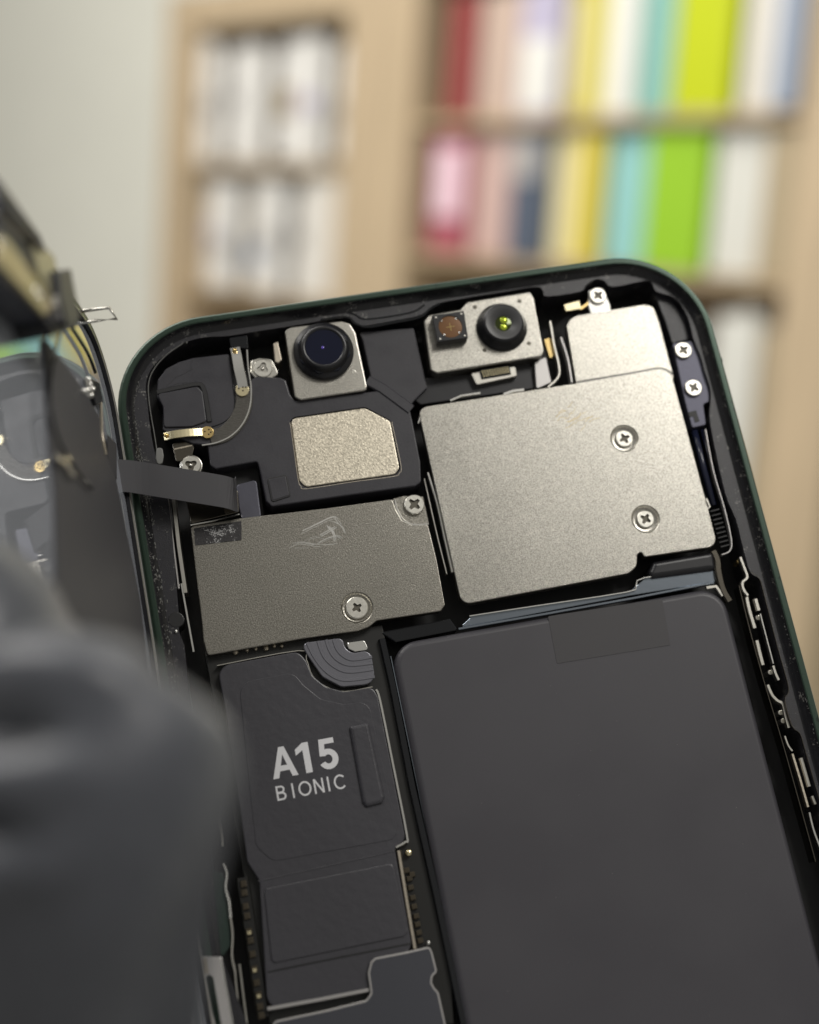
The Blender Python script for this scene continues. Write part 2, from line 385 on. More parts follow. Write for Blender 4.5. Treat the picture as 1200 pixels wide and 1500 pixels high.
# ---- main logic cover
zc = -1.45
s1 = [(57.7,-22.58)][0]; s2 = [(57.82,-32.66)][0]
mm = bend([(34.24,-14.85),(53.63,-14.84),(63.56,-14.66),(65.29,-15.65),(65.38,-20.7),(65.48,-31.85),(65.48,-37.32),(56.48,-37.1),(56.4,-36.42),(55.86,-36.58),(55.41,-38.08),(54.27,-38.7),(34.44,-38.97)], zc, holes=[circle(s1, 1.72, 36), circle(s2, 1.72, 36)], r=1.15)
cup(mm, s1, 1.72, zc, 0.34, 'nickel', 1.42); cup(mm, s2, 1.72, zc, 0.34, 'nickel', 1.42)
cover = mm.build('logic_cover', phone, label='large sandblasted nickel shield plate with two recessed cross screws')
screw(cover, 'small', s1, zc - 0.34 - 0.02); screw(cover, 'small', s2, zc - 0.34 - 0.02, 0.5)
m = MB()
for k in range(16):
    x = 52.5 + random.uniform(-2.6, 2.2); y = -19.6 + random.gauss(0, 1.1)
    m.ribbon([(x, y), (x + .5, y + random.uniform(-.1, .5)), (x + random.uniform(.7, 1.5), y + random.uniform(.1, 0.9))], random.uniform(.04, .1), zc + 0.003 + k * .0004, 'stain')
m.build('smear', cover)
# ---- upper cover tucked under it
mm = bend([(54.16,-7.26),(54.86,-6.47),(55.79,-6.16),(64.37,-6.03),(65.37,-6.55),(65.58,-8.5),(65.63,-15.89),(64.66,-16.98),(53.46,-16.84)], -1.78, r=0.7)
m_ = MB(); m_.strip(smooth_path(Z([(53.78,-14.62),(60.95,-14.53),(63.71,-14.44),(64.84,-14.75),(65.6,-15.5)], -1.66), 3), .13, .05, 'deep'); m_.strip(smooth_path(Z([(53.71,-14.86),(60.87,-14.77),(63.56,-14.66),(64.6,-14.96),(65.28,-15.65)], -1.425), 3), .11, .06, 'bright_steel'); m_.build('seam_shade_glint', cover)  # seam shade and edge highlight laid on as dark and bright strips
upper = mm.build('upper_cover', phone, label='small smooth pale nickel cover above the large shield plate')
# steel lip at the left end of the main cover, bracket edges between covers
m = MB(); m.strip(smooth_path(Z([(33.91,-22.75),(34.21,-26.42),(34.24,-31),(34.3,-34.95)], -1.9)), 0.30, 0.9, 'bright_steel')
m.strip(smooth_path(Z([(33.47,-23.19),(33.56,-29.91),(33.74,-34.88)], -2.6)), 0.2, 0.8, 'steel'); m.build('shield_wall', phone)
m = MB(); m.strip(smooth_path(Z([(34.49,-15.65),(33.94,-16.76)], -1.5)), 0.22, 0.5, 'bright_steel'); m.build('corner_glint', phone)  # highlight on the cover's corner edge put in as a bright strip
m = MB(); m.strip(smooth_path(Z([(52.26,-6.49),(52.19,-7.92),(52.06,-9.6),(52.04,-12.27),(51.63,-13.71),(50.12,-14.78)], -1.5)), 0.33, 1.0, 'steel')
m.strip(smooth_path(Z([(53.21,-8.62),(53.42,-11.43),(53.21,-14.5)], -1.9)), 0.32, 1.0, 'silver_plate'); m.build('bracket_edge', phone)
m = MB(); m.slab(fillet([(51.12,-8.52),(51.92,-8.38),(51.9,-10.7),(51.27,-11.23)], 0.2), -3, -2.0, 0.05, 'gold'); m.build('amber_flex', phone)

# ---- lower-left shield with recessed corner tab
zl = -1.85
s3 = [(22.78,-37.14)][0]; s4 = [(31.58,-26.3)][0]
mm = bend([(5.98,-24.62),(11.65,-24.6),(21.65,-25.06),(29.2,-25.26),(29.35,-26.53),(29.8,-27.94),(30.85,-28.7),(32.65,-28.92),(32.81,-33.23),(32.67,-38.56),(32.06,-39.18),(24.7,-39),(23.73,-39.54),(22.44,-39.79),(15.89,-39.57),(5.49,-39.6),(5.32,-37.85),(5.49,-35.84)], zl, holes=[circle(s3, 1.85, 36)], matk='nickel_dark', r=0.35)
cup(mm, s3, 1.85, zl, 0.30, 'nickel_dark', 1.55)
low = mm.build('board_shield', phone, label='dark speckled nickel shield plate with pale scratches, one corner screw and one edge screw')
m = MB(); m.slab(fillet([(29.18,-25.14),(30.66,-24.97),(32.83,-25.42),(32.83,-29.01),(30.84,-28.92),(29.71,-28.15)], 0.3), -3, -2.2, 0.06, 'nickel_dark')
m.strip(smooth_path(Z([(29.49,-25.41),(29.5,-26.57),(29.96,-27.9),(31.01,-28.66),(32.73,-28.87)], -1.84)), 0.28, 0.3, 'bright_steel'); m.build('corner_tab', low)
screw(low, 'mid', s4, -2.12, 0.3); screw(low, 'wide', s3, zl - 0.32, 0.1)
m = MB(); m.slab(fillet([(6.31,-24.93),(11.75,-24.96),(11.38,-27.19),(6.15,-26.94)], 0.1), zl - 0.02, zl + 0.06, 0.02, 'foam'); m.build('foam_patch', low)
m = MB()
for k, (pts, wd, nn) in enumerate((([(18.08,-27.34),(20.16,-26.71),(22.08,-26.21),(22.57,-26.95),(23.11,-27.87)], .05, 5), ([(16.55,-28.87),(17.85,-28.61),(20.08,-29.32),(22.4,-29.55)], .045, 5), ([(21.12,-27.12),(21.74,-28.05),(21.65,-29.34)], .06, 9),
        ([(21.68,-26.64),(22.8,-27.41),(23.09,-28.44)], .04, 4), ([(17.13,-29.14),(18.65,-29.4)], .03, 2), ([(17.84,-28.69),(19.63,-28.34),(21.1,-28.92)], .03, 3), ([(20.28,-28.21),(22.16,-27.46)], .05, 5), ([(19.5,-29.05),(21.65,-28.52),(22.51,-29)], .04, 5))):
    for q in range(nn):
        a0, a1 = sorted((random.uniform(0, .35), random.uniform(.6, 1))); P_ = smooth_path(pts, 6); P_ = P_[int(a0 * len(P_)):max(int(a1 * len(P_)), int(a0 * len(P_)) + 2)]
        ox, oy = random.gauss(0, .09), random.gauss(0, .09)
        m.ribbon([(p.x + ox + random.gauss(0, .012), p.y + oy + random.gauss(0, .012)) for p in P_], wd * random.uniform(.5, 1.3), zl + .003 + .0006 * (k * 9 + q), 'scuff')
m.build('scuff_mark', low)
m = MB(); m.strip(Z([(6,-24.5),(8.57,-24.45),(11.65,-24.15)], -1.72), 0.2, 0.5, 'bright_steel'); m.build('folded_lip', low)

# ---- connector bracket and tab under the ribbon cable
m = MB(); m.slab(fillet([(6,-20.96),(11.91,-21.21),(11.63,-23.81),(6.1,-24.27)], 0.15), -3.2, -2.0, 0.06, 'dark_steel')
m.slab(fillet([(9.99,-22.39),(11.47,-22.89),(11.4,-23.78),(10.07,-23.8)], 0.15), -2.0, -1.65, 0.06, 'chip'); m.build('connector_bracket', phone)
m = MB(); m.slab(fillet([(11.87,-20.44),(14.29,-20.18),(14.05,-24.79),(11.88,-25.08),(11.71,-23.32)], 0.4), -3.4, -2.3, 0.15, 'flex_grey'); m.build('flex_tab', phone)
m = MB(); m.slab(fillet([(8.62,-18.2),(14.81,-18.05),(14.44,-24.83),(7.58,-24.64)], 0.1), -6.4, -3.6, 0.05, 'deep'); m.build('well_floor', phone)

# ================================================================== speaker
zs = -1.5
sp_out = [(4.58,-8.57),(5.03,-6.59),(6.17,-5.39),(7.77,-4.78),(9.48,-4.53),(13.71,-4.68),(13.62,-10.03),(13.74,-12.19),(15.67,-8.29),(16.37,-7.97),(19.08,-8.58),(19.65,-9.02),(19.82,-10.77),(20.22,-11.7),(28.92,-11.98),(30.22,-12.02),(33.3,-14.68),(33.31,-16.66),(33.24,-21.43),(32.83,-23.89),(32.1,-24.27),(23.41,-24.06),(15.37,-23.94),(14.87,-23.2),(14.79,-19.53),(14.68,-18.34),(9.86,-18.46),(9.31,-17.95),(9.4,-15.45),(7.74,-15.01),(4.63,-12.82),(5.14,-10.02)]
sp_hole = [(19.23,-14.11),(19.71,-13.67),(28.17,-13.76),(30.85,-15.92),(30.81,-21.87),(30.1,-22.59),(19.51,-22.4),(18.88,-21.47)]
m = MB(); m.slab(fillet(sp_out, 0.35), -5.5, zs, 0.16, 'plastic', seg=3, holes=[fillet(sp_hole, 0.85)]); spk = m.build('speaker_module', phone)
m = MB(); m.slab(inset(fillet(sp_hole, 0.85), 0.10), -2.6, -1.52, 0.14, 'nickel_coarse', seg=3); m.build('speaker_plate', spk)
m = MB(); rim = fillet(sp_hole, 0.85); rim.append(rim[0])
m.strip(smooth_path(Z([(19.21,-14.27),(19.07,-17.72),(18.91,-21.3),(19.09,-22.08),(19.65,-22.51),(24.89,-22.56),(29.76,-22.7),(30.54,-22.41),(30.9,-21.8),(30.92,-18.83),(30.89,-16.1)], -1.485), 4), 0.09, 0.1, 'tan_metal'); m.build('lit_speaker_rim', spk)  # plate's folded edge, drawn only along its lit sides as a highlight
# lower front section between the cameras with its diagonal ridge
m = MB(); m.slab(fillet([(29.33,-4.07),(35.88,-4.56),(35.97,-12.36),(34.03,-13.79),(33.38,-14.55),(29.63,-10.64),(29.58,-5.35)], 0.25), -5.5, -2.1, 0.12, 'plastic'); m.build('speaker_duct', spk)
m = MB(); m.strip(Z([(29.05,-10.53),(30.6,-11.83),(33.42,-14.97)], -1.36), 1.3, 0.5, 'plastic'); m.build('duct_ridge', spk)
# pocket, embossed pad
m = MB(); m.slab(fillet([(4.69,-8.41),(9.38,-8.22),(9.89,-8.99),(9.78,-12.64),(7.99,-13.02),(4.84,-12.59),(5.14,-10.1)], 0.35), zs - 0.02, -1.28, 0.12, 'plastic', seg=3); m.build('raised_pad', spk)
m = MB(); m.strip(smooth_path(Z([(4.73,-8.18),(7.28,-7.99),(9.51,-7.92),(10.05,-8.52),(10.13,-9.99),(10.09,-12.7)], -1.29), 4), 0.55, 0.2, 'deep'); m.build('pad_groove', spk)
m = MB(); pad = [(15.4,-20.57),(17.71,-20.45),(17.72,-23.11),(15.45,-23.48)]; pl = fillet(pad, 0.3); m.slab(pl, zs - .02, zs + 0.10, 0.05, 'deep'); m.slab(inset(pl, 0.16), zs, zs + 0.13, 0.06, 'plastic')
m.build('embossed_pad', spk)
m = MB(); m.strip(Z([(8.38,-7.51),(7.36,-7.43),(6.22,-7.68),(5.52,-8.08)], zs + .01), .05, .03, 'deep'); m.strip(Z([(9.36,-4.82),(9.04,-5.37),(9.19,-5.91),(8.17,-6.36),(7.17,-6.63),(6,-7.55)], zs + .01), .05, .03, 'deep'); m.build('hairline_crack', spk)
# curved antenna flex with steel edge and spring contacts
m = MB(); m.strip(smooth_path(Z([(14.58,-9.06),(14.47,-10.67),(13.89,-12.2),(12.89,-13.48),(11.54,-14.45),(9.85,-14.67)], -1.32), 5), 1.95, 0.25, 'arc')
m.strip(smooth_path(Z([(15.81,-4.62),(15.57,-7.02),(15.48,-9.42),(14.93,-11.73),(13.82,-13.59),(12.26,-14.85),(10.52,-15.41),(8.78,-15.46)], -1.2), 5), 0.24, 0.7, 'bright_steel')
m.strip(smooth_path(Z([(13.8,-5.09),(13.5,-8.33),(13.32,-10.88),(12.79,-12.15),(11.7,-13),(10.22,-13.35)], -1.42), 5), 0.13, 0.3, 'glossy'); aflex = m.build('antenna_flex', phone)
m = MB(); m.strip(smooth_path([(p[0], p[1], z) for p, z in zip([(14.45,-4.14),(14.48,-5.36),(14.46,-6.92),(14.55,-8.32),(14.54,-9.34)], (-1.2, -.8, -.75, -.95, -1.14))]), 1.2, 0.12, 'bright_steel')
m.slab(circle([(14.42,-9.54)][0], 0.78, 20), -1.3, -1.12, 0.03, 'pale_gold')
for q in [(14.06,-9.31),(14.49,-9.64),(14.56,-9.22),(14.87,-9.27)]: m.lathe(q, [(0.11, -1.12), (0.09, -1.07), (0, -1.06)], 'chip', 8)
m.lathe([(14.36,-4.65)][0], [(0.3, -0.95), (0.26, -0.7), (0.12, -0.6), (0, -0.58)], 'gold', 14); m.build('spring_contact', aflex)
m = MB(); m.strip(smooth_path([(p[0], p[1], z) for p, z in zip([(4.67,-13.76),(5.84,-13.79),(7.63,-13.83),(9.27,-13.93)], (-1.15, -.8, -.85, -1.14))]), 0.95, 0.12, 'pale_gold')
m.slab(circle([(9.64,-14.04)][0], 0.72, 20), -1.3, -1.1, 0.03, 'gold')
for q in [(9.35,-13.91),(9.85,-13.74),(9.75,-14.31),(10.02,-14.1)]: m.lathe(q, [(0.11, -1.1), (0.09, -1.05), (0, -1.04)], 'chip', 8)
m.lathe([(4.93,-13.71)][0], [(0.28, -0.9), (0.2, -0.7), (0, -0.66)], 'gold', 14); m.build('spring_contact', aflex)
m = MB(); m.slab(fillet([(5.45,-14.49),(7.97,-14.48),(7.8,-15.55),(7.27,-16.89),(5.58,-16.69)], 0.15), -4, -1.9, 0.08, 'dark_steel'); m.strip(Z([(5.58,-15.22),(7.72,-15.07)], -1.8), .25, .2, 'tan_metal'); m.build('grounding_clip', phone)
o = MB(); o.slab(circle([(7.18,-17.46)][0], 1.3, 28), -5, -1.95, 0.1, 'steel'); stand = o.build('standoff', phone); screw(stand, 'stand', [(7.18,-17.46)][0], -2.0, 0.4)
o = MB(); o.slab(fillet([(16,-5.88),(17.08,-5.7),(18.47,-6.09),(19.01,-8.09),(17.89,-8.52),(16.18,-8.16),(15.74,-7.4)], 0.5), -4, -1.6, 0.12, 'steel'); st2 = o.build('standoff_tab', phone); screw(st2, 'stand', [(17.24,-7.12)][0], -1.75, 1.2)
m = MB(); m.slab(fillet([(18.96,-4.2),(19.55,-4.03),(19.63,-6.41),(19.16,-6.77),(18.79,-6.54)], 0.15), -4, -1.5, 0.1, 'tan_metal'); m.build('metal_tab', phone)
m = MB(); m.slab(fillet([(14.04,-2.68),(16.14,-2.66),(16.01,-4.39),(15.08,-4.16),(14,-3.9)], 0.15), -3, -1.5, 0.08, 'glossy'); m.build('contact_slot', phone)

# ================================================================== front camera
m = MB(); zt = -1.0
m.slab(fillet([(20.52,-3.08),(21.33,-2.68),(27.35,-2.83),(28.32,-3.33),(28.75,-4.55),(28.82,-11.47),(28.57,-11.95),(20.82,-11.9),(20.25,-11.47)], 0.45), -5.5, zt, 0.16, 'nickel', seg=3)
m.lathe([(27.58,-9.45)][0], [(0.3, zt + .002), (0.28, zt + .03), (0.2, zt + .02), (0, zt + .02)], 'steel', 14); cam1 = m.build('front_camera', phone)
cb = [(24.56,-6.44)][0]
m = MB(); m.lathe(cb, [(3.55, zt - .2), (3.55, zt + 0.5), (3.42, zt + 0.75), (3.0, zt + 0.82), (2.95, zt + 0.95), (2.72, zt + 1.55), (2.55, zt + 1.7), (2.3, zt + 1.72), (2.2, zt + 1.6)], 'lens_black', 48)
o8 = [(cb[0] + 3.15 * math.cos(PI / 8 + PI / 4 * i), cb[1] + 3.15 * math.sin(PI / 8 + PI / 4 * i)) for i in range(8)]
m.slab(o8, zt + .6, zt + 1.02, 0.1, 'lens_navy'); m.build('lens_barrel', cam1)
m = MB(); m.lathe(cb, [(2.25, zt + 1.58), (1.5, zt + 1.6), (0.8, zt + 1.612), (0, zt + 1.615)], 'lens_glass', 40)
m.lathe((cb[0] - .18, cb[1] - .05), [(.2, zt + 1.6), (.14, zt + 1.63), (0, zt + 1.635)], 'violet', 14); m.build('lens', cam1)  # small violet glint set on the lens as a coloured spot

m = MB(); m.strip(smooth_path(Z([(25.01,-2.2),(27.31,-2.2),(28.42,-2.46),(29.07,-3.36),(30.45,-3.93),(33.36,-3.85),(36.72,-3.66),(38.15,-2.81),(39.51,-2.3)], -1.24), 4), .28, .2, 'glossy')
m.strip(smooth_path(Z([(28,-1.59),(29.14,-2.13),(30.15,-2.91),(33.27,-3.04),(36.13,-2.86),(37.6,-2.19)], -1.22), 4), .22, .16, 'glossy'); m.build('rubber_gasket', phone)
# ================================================================== face sensor unit
zf = -0.95
m = MB(); m.slab(fillet([(37.05,-4.36),(37.86,-3.69),(41.65,-3.56),(42.66,-2.73),(50.49,-2.58),(50.8,-3.44),(50.49,-10.48),(50.11,-11.04),(37.23,-11.19),(36.6,-10.65)], 0.4), -4.2, zf, 0.18, 'nickel', seg=3)
for q in [(43.49,-3.57),(48.98,-3.61),(48.93,-9.16),(43.47,-9.19)]: m.lathe(q, [(0.26, zt + .055), (0.22, zf + .03), (0.12, zf + .012), (0, zf + .01)], 'recess', 12)
face = m.build('face_sensor', phone, label='nickel sensor bracket with a square projector and a round infrared camera')
zp = 0.35
sq = [(37.9,-4.37),(41.81,-4.35),(41.57,-7.86),(37.86,-7.8)]; cs = (sum(p[0] for p in sq) / 4, sum(p[1] for p in sq) / 4)
m = MB(); m.slab(fillet(sq, 0.12), zf - .1, zp, 0.08, 'lens_black', holes=[circle((cs[0], cs[1]), 1.42, 32)])
for q in sq: m.lathe((cs[0] + (q[0] - cs[0]) * .8, cs[1] + (q[1] - cs[1]) * .8), [(0.11, zp + .002), (0.07, zp + .02), (0, zp + .02)], 'steel', 8)
proj = m.build('projector', face)
m = MB(); m.lathe(cs, [(1.42, zp - .12), (1.2, zp - 0.1), (0, zp - 0.1)], 'amber', 32)
for (dx, dy) in ((.5, 0), (0, .5)): m.ribbon([(cs[0] - dx, cs[1] - dy), (cs[0], cs[1]), (cs[0] + dx, cs[1] + dy)], .09, zp - 0.095 + .002 * dx, 'amber_glint')  # cross-shaped reflection in the lens painted as thin strokes
for k in range(4):
    q = PI / 4 + k * PI / 2; m.lathe((cs[0] + 1.25 * math.cos(q), cs[1] + 1.25 * math.sin(q)), [(0.13, zp - .1), (0.1, zp - .03), (0, zp - .02)], 'bright_steel', 8)
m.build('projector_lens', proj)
ci = [(46.11,-6.67)][0]
m = MB(); m.lathe(ci, [(3.05, zf - .1), (3.05, zf + 0.25), (2.85, zf + 0.5), (2.55, zf + 1.1), (2.42, zf + 1.45), (2.3, zf + 1.56), (2.15, zf + 1.6)], 'lens_black', 44); irb = m.build('infrared_camera', face)
m = MB(); m.lathe(ci, [(2.15, zf + 1.6), (2.0, zf + 1.58), (1.05, zf + 1.32), (0.95, zf + 1.2)], 'ir_ring', 44)
m.build('lens_ring', irb)
m = MB(); m.lathe(ci, [(0.96, zf + 1.2), (0.7, zf + 1.26), (0, zf + 1.32)], 'lime_dark', 24)
m.lathe((ci[0] + .15, ci[1] + .35), [(.46, zf + 1.27), (.34, zf + 1.36), (0, zf + 1.4)], 'lime_glint', 16); m.lathe((ci[0] - .05, ci[1] - .45), [(.42, zf + 1.27), (.3, zf + 1.35), (0, zf + 1.37)], 'lime_glint', 16); m.build('lens', irb)  # bright lime reflections on the lens put in as coloured domes
m = MB(); m.slab(fillet([(35.1,-10.86),(41.5,-11.26),(48.96,-10.95),(48.81,-14.29),(40.87,-14.23),(34.85,-14.13),(33.99,-13.12)], 0.3), -4.5, -2.6, 0.1, 'plastic_smooth'); m.build('sensor_flex', phone)
m = MB(); m.slab(fillet([(41.36,-11.41),(46.89,-11.41),(46.85,-12.73),(41.76,-13.06)], 0.25), -3.2, -1.8, 0.1, 'steel'); conn = m.build('flex_connector', phone)
m = MB(); m.slab(fillet([(42.48,-11.19),(46.15,-11.25),(46.15,-12.39),(42.55,-12.43)], 0.1), -1.85, -1.65, 0.03, 'glossy')
g = [(42.58,-11.42),(46.01,-11.44),(46,-12.24),(42.72,-12.33)]
for i in range(11):
    for j in range(4):
        u, v = (i + .5) / 11, (j + .5) / 4
        a = Vector(g[0]).lerp(Vector(g[1]), u); b = Vector(g[3]).lerp(Vector(g[2]), u); c = a.lerp(b, v)
        m.slab([(c.x - .085, c.y - .065), (c.x + .085, c.y - .065), (c.x + .085, c.y + .065), (c.x - .085, c.y + .065)], -1.66, -1.54, 0.02, 'pale_gold', bottom=False)
m.build('contact_grid', conn)
m = MB(); m.slab(fillet([(49.29,-11.31),(50.85,-10.76),(50.77,-14.11),(48.78,-14.67)], 0.2), -3.6, -1.9, 0.08, 'silver_plate'); m.strip(Z([(38.26,-14.53),(39.66,-14.15),(41.98,-14.17)], -1.6), .35, .3, 'bright_steel'); m.strip(Z([(44.67,-14.78),(45.9,-14.54),(47.23,-14.58)], -1.6), .45, .3, 'bright_steel'); m.build('shield_clip', phone)

# ================================================================== right-hand bits
m = MB(); m.slab(fillet([(57.95,-3.14),(59.78,-3.06),(60.13,-5.58),(60,-6.47),(57.45,-6.35),(57.41,-5.07)], 0.4), -3.5, -1.75, 0.08, 'bright_steel'); clip = m.build('antenna_clip', phone)
m = MB(); m.slab(fillet([(54.48,-4.52),(56.51,-4.29),(56.51,-5.39),(54.52,-5.44)], 0.1), -3, -1.8, 0.05, 'pale_gold'); m.strip(Z([(56.35,-5.36),(57.51,-4.81),(58.13,-3.63)], -1.85), .4, .2, 'gold'); m.build('gold_finger', clip)
screw(clip, 'small', [(58.81,-4.15)][0], -1.72, 0.2)
m = MB(); m.slab(fillet([(66.48,-11.52),(68.97,-11.64),(69.47,-13.07),(69.53,-15.87),(69.53,-18.54),(69.16,-19.63),(68.33,-19.85),(68,-22.43),(66.17,-22.57),(66.14,-19.32)], 0.3), -4, -1.75, 0.1, 'bracket'); br = m.build('side_bracket', phone, label='grey anodised bracket held by two cross screws')
m = MB(); m.slab(fillet([(66.17,-20.56),(67.22,-20.46),(67.29,-21.88),(66.67,-21.95),(66.7,-21.17),(66.18,-21.17)], 0.05), -1.76, -1.70, 0.02, 'deep'); m.build('bracket_notch', br)
screw(br, 'small', [(67.5,-12.76)][0], -1.72, 0.1); screw(br, 'small', [(67.54,-17.68)][0], -1.72, 0.5)
for p, r in (([(66.61,-22.72),(66.52,-27.06),(66.54,-32.21)], .38), ([(67.54,-22.79),(67.61,-28.11),(67.55,-32.22)], .22)):
    m = MB(); m.tube([(q[0], q[1], -2.4) for q in p], r, 'navy', 12); m.build('button_rod', phone)
m = MB(); m.strip(smooth_path(Z([(67.75,-22.95),(67.39,-28.27),(67.51,-32.99),(67.35,-36.76),(66.85,-38.02),(65.77,-38.33)], -1.7)), .16, .7, 'silver_plate'); m.build('pocket_wall', phone)
m = MB()
p = [Vector(q) for q in [(66.38,-32.93),(66.48,-37.34)]]
for i in range(9):
    c = p[0].lerp(p[1], i / 8); m.strip([(c.x - .5, c.y, -2.0), (c.x + .6, c.y + .1, -2.0)], .22, .6, 'deep')
m.build('ribbed_seal', phone)
m = MB(); m.strip([(q[0], q[1], -1.6) for q in [(65.64,-31.4),(65.79,-32.45),(65.38,-32.72)]], .25, .3, 'steel'); m.build('edge_hook', cover)
# antenna strip seen along the lower right edge
def chain(z, s, wd, th, k): 
    mm = MB(); mm.strip(smooth_path(Z(s, z)), wd, th, k); mm.build('spring_strip', phone)
chain(-1.6, [(67.84,-39.02),(67.95,-40.21),(68.03,-41.47),(67.3,-42),(67.23,-42.9),(67.54,-43.61)], .42, .7, 'steel')
chain(-2.0, [(67.48,-43.66),(67.4,-45.21),(67.47,-47.43)], .55, .6, 'steel')
chain(-1.7, [(68.35,-44.14),(68.38,-45.54)], .55, .7, 'steel')
chain(-1.7, [(68.44,-45.96),(68.42,-48.48),(68.41,-51.87)], .22, .7, 'bright_steel')
chain(-2.0, [(67.33,-48.87),(67.29,-50.24),(67.29,-51.77)], .55, .6, 'steel')
chain(-1.7, [(68.34,-52.1),(68.37,-52.91),(68.53,-53.82)], .42, .7, 'steel')
chain(-1.7, [(67.13,-54.12),(67.31,-55.27),(67.75,-56.06),(68.27,-56.56),(68.23,-57.89),(68.25,-59.31)], .45, .7, 'steel')
chain(-1.7, [(67.53,-60.12),(67.64,-61.24),(67.94,-61.92)], .28, .7, 'steel')
chain(-2.0, [(67.97,-62.19),(68.08,-65),(68.14,-68.25)], .38, .6, 'tan_metal')
chain(-1.9, [(68.81,-62.83),(68.88,-66.09)], .5, .6, 'steel')
chain(-1.9, [(68.9,-67.17),(69.04,-68.12)], .4, .6, 'steel')
chain(-1.7, [(68.02,-68.87),(67.97,-70.76),(68.21,-73.07)], .3, .7, 'bright_steel')
m = MB(); m.strip(smooth_path(Z([(66.91,-42.27),(66.8,-47.34),(66.87,-53.8),(67.16,-61.74),(67.33,-74.17)], -1.9)), .14, 2, 'dark_steel'); m.build('tray_wall', phone)
m = MB(); m.strip(smooth_path(Z([(68.47,-41.04),(69.29,-42.01),(69.34,-44),(69.27,-50.34),(69.32,-54.36),(69.08,-55.51),(68.46,-56.27),(68.53,-59.27),(69.18,-60.18),(69.26,-62.22),(69.39,-67.8)], -1.29), 3), .08, .2, 'dark_steel'); m.build('ledge_edge_line', phone)
for q in [(67.85,-39.31),(67.95,-57.4),(68.01,-58.37),(68.25,-46.25),(68,-52.7)]:
    m = MB(); m.slab(circle(q, .3, 10), -4, -2.3, .1, 'gold' if q[1] > -40 else 'steel'); m.build('solder_pad', phone)

# ================================================================== battery and the metal above it
m = MB(); m.slab(rrect(25.62, -128, 65.0, -41.9, 3.0, 8), -6.3, -2.0, 0.75, 'battery', seg=6); bat = m.build('battery', phone)
m = MB(); m.slab(fillet([(44.03,-41.91),(45.41,-41.91),(57.57,-42.18),(57.19,-47.63),(43.82,-47.4)], 0.15), -2.02, -1.965, 0.01, 'tape'); m.build('tape_patch', bat)
m = MB(); m.strip(smooth_path(Z([(35.23,-40.22),(42.57,-40.38),(53.74,-40.63),(55.01,-40.11),(56.2,-39.33),(64.26,-39.65)], -2.25), 3), 0.18, .6, 'bright_steel')
m.slab(fillet([(33.76,-41.33),(35.42,-40.26),(53.96,-40.67),(56.45,-39.29),(64.66,-39.73),(64.61,-41.21),(54.28,-41.06)], 0.2), -4, -2.6, .1, 'blue_steel')
m.strip(Z([(33.73,-41.43),(43.97,-41.47),(54.41,-41.43),(60.38,-41.33),(64.23,-41.26)], -2.4), .34, .4, 'blue_steel'); m.build('battery_bracket', phone)
m = MB(); m.slab(fillet([(57.64,-37.65),(65.05,-37.68),(64.81,-39.89),(56.91,-39.59),(56.77,-38.82)], 0.5), -4.5, -2.0, 0.6, 'plastic_smooth', seg=5); m.build('flex_roll', phone)
m = MB(); m.strip(smooth_path(Z([(65.07,-37.6),(65.26,-38.8),(65.04,-40.26),(65.02,-42.24),(65.45,-43.8)], -2.1)), .9, .6, 'dark_steel'); m.strip(Z([(63.15,-41.75),(64.31,-41.79),(64.82,-43.03)], -2.2), .5, .4, 'steel'); m.build('corner_strap', phone)
m = MB(); m.strip(Z([(24.97,-41.01),(25.13,-46.16),(25.08,-57.67),(25.39,-69.58),(25.56,-83.12)], -2.35), 1.0, 3, 'glossy'); m.strip(Z([(25.55,-43.14),(25.64,-53.25),(25.73,-65.27),(26.38,-82.59)], -2.5), .16, 2, 'blue_steel'); m.build('battery_divider', phone)
m = MB(); m.slab(fillet([(24.85,-40.13),(33.1,-39.99),(33.74,-41.47),(26.44,-41.61)], .2), -4.5, -2.9, .15, 'glossy'); m.build('divider_top', phone)

# ================================================================== logic board
m = MB(); m.slab([(5.27,-38.92),(25.35,-39.33),(25.64,-76.09),(24.58,-82.94),(5.6,-79.11)], -5, -3.0, .1, 'board'); board = m.build('logic_board', phone)
m = MB()
for i, q in enumerate([(8.6,-39.6),(9.9,-39.6),(10.89,-39.62),(12.03,-39.74),(12.96,-39.67),(13.78,-39.82),(20.01,-39.27),(20.64,-39.22),(21.41,-39.28)]):
    m.lathe(q, [(.2 if i % 3 else .3, -3), (.2 if i % 3 else .3, -2.6), (0, -2.55)], 'tan_metal', 10)
m.build('solder_dot', board)
zfo = -1.95
foil = [(6.33,-40.97),(15.43,-40.88),(16.13,-42.11),(16.5,-43.89),(17.76,-45.36),(19.67,-46.25),(22.83,-46.28),(23.22,-47.44),(23.21,-63.03),(22.71,-63.67),(21.84,-63.88),(21.67,-74.47),(16.31,-77.78),(15.98,-77.99),(5.61,-77.72),(7,-64.59),(6.05,-62.38),(6.26,-56.79),(6.42,-45.92)]
m = MB(); m.slab(fillet(foil, 1.4), -3.0, zfo, 0.14, 'foil', seg=3); fo = m.build('chip_foil', phone, label='black graphite foil over the chips printed with pale lettering')
m = MB(); m.slab(fillet([(8.38,-43.22),(14.48,-43.16),(15.28,-44.7),(16.92,-46.62),(19.4,-47.69),(22.08,-47.72),(22.51,-62.32),(21.76,-63.06),(8.76,-62.91),(7.24,-61.02)], 1.6), zfo - .05, zfo + .06, .055, 'foil', seg=2); m.build('foil_plateau', fo)
m = MB(); m.slab(fillet([(19.38,-50.17),(21.61,-50.12),(21.82,-58.49),(21.4,-59.08),(19.57,-59.18),(19.3,-58.61)], 0.35), zfo - .05, zfo + .48, .42, 'foil', seg=5); m.build('raised_bar', fo)
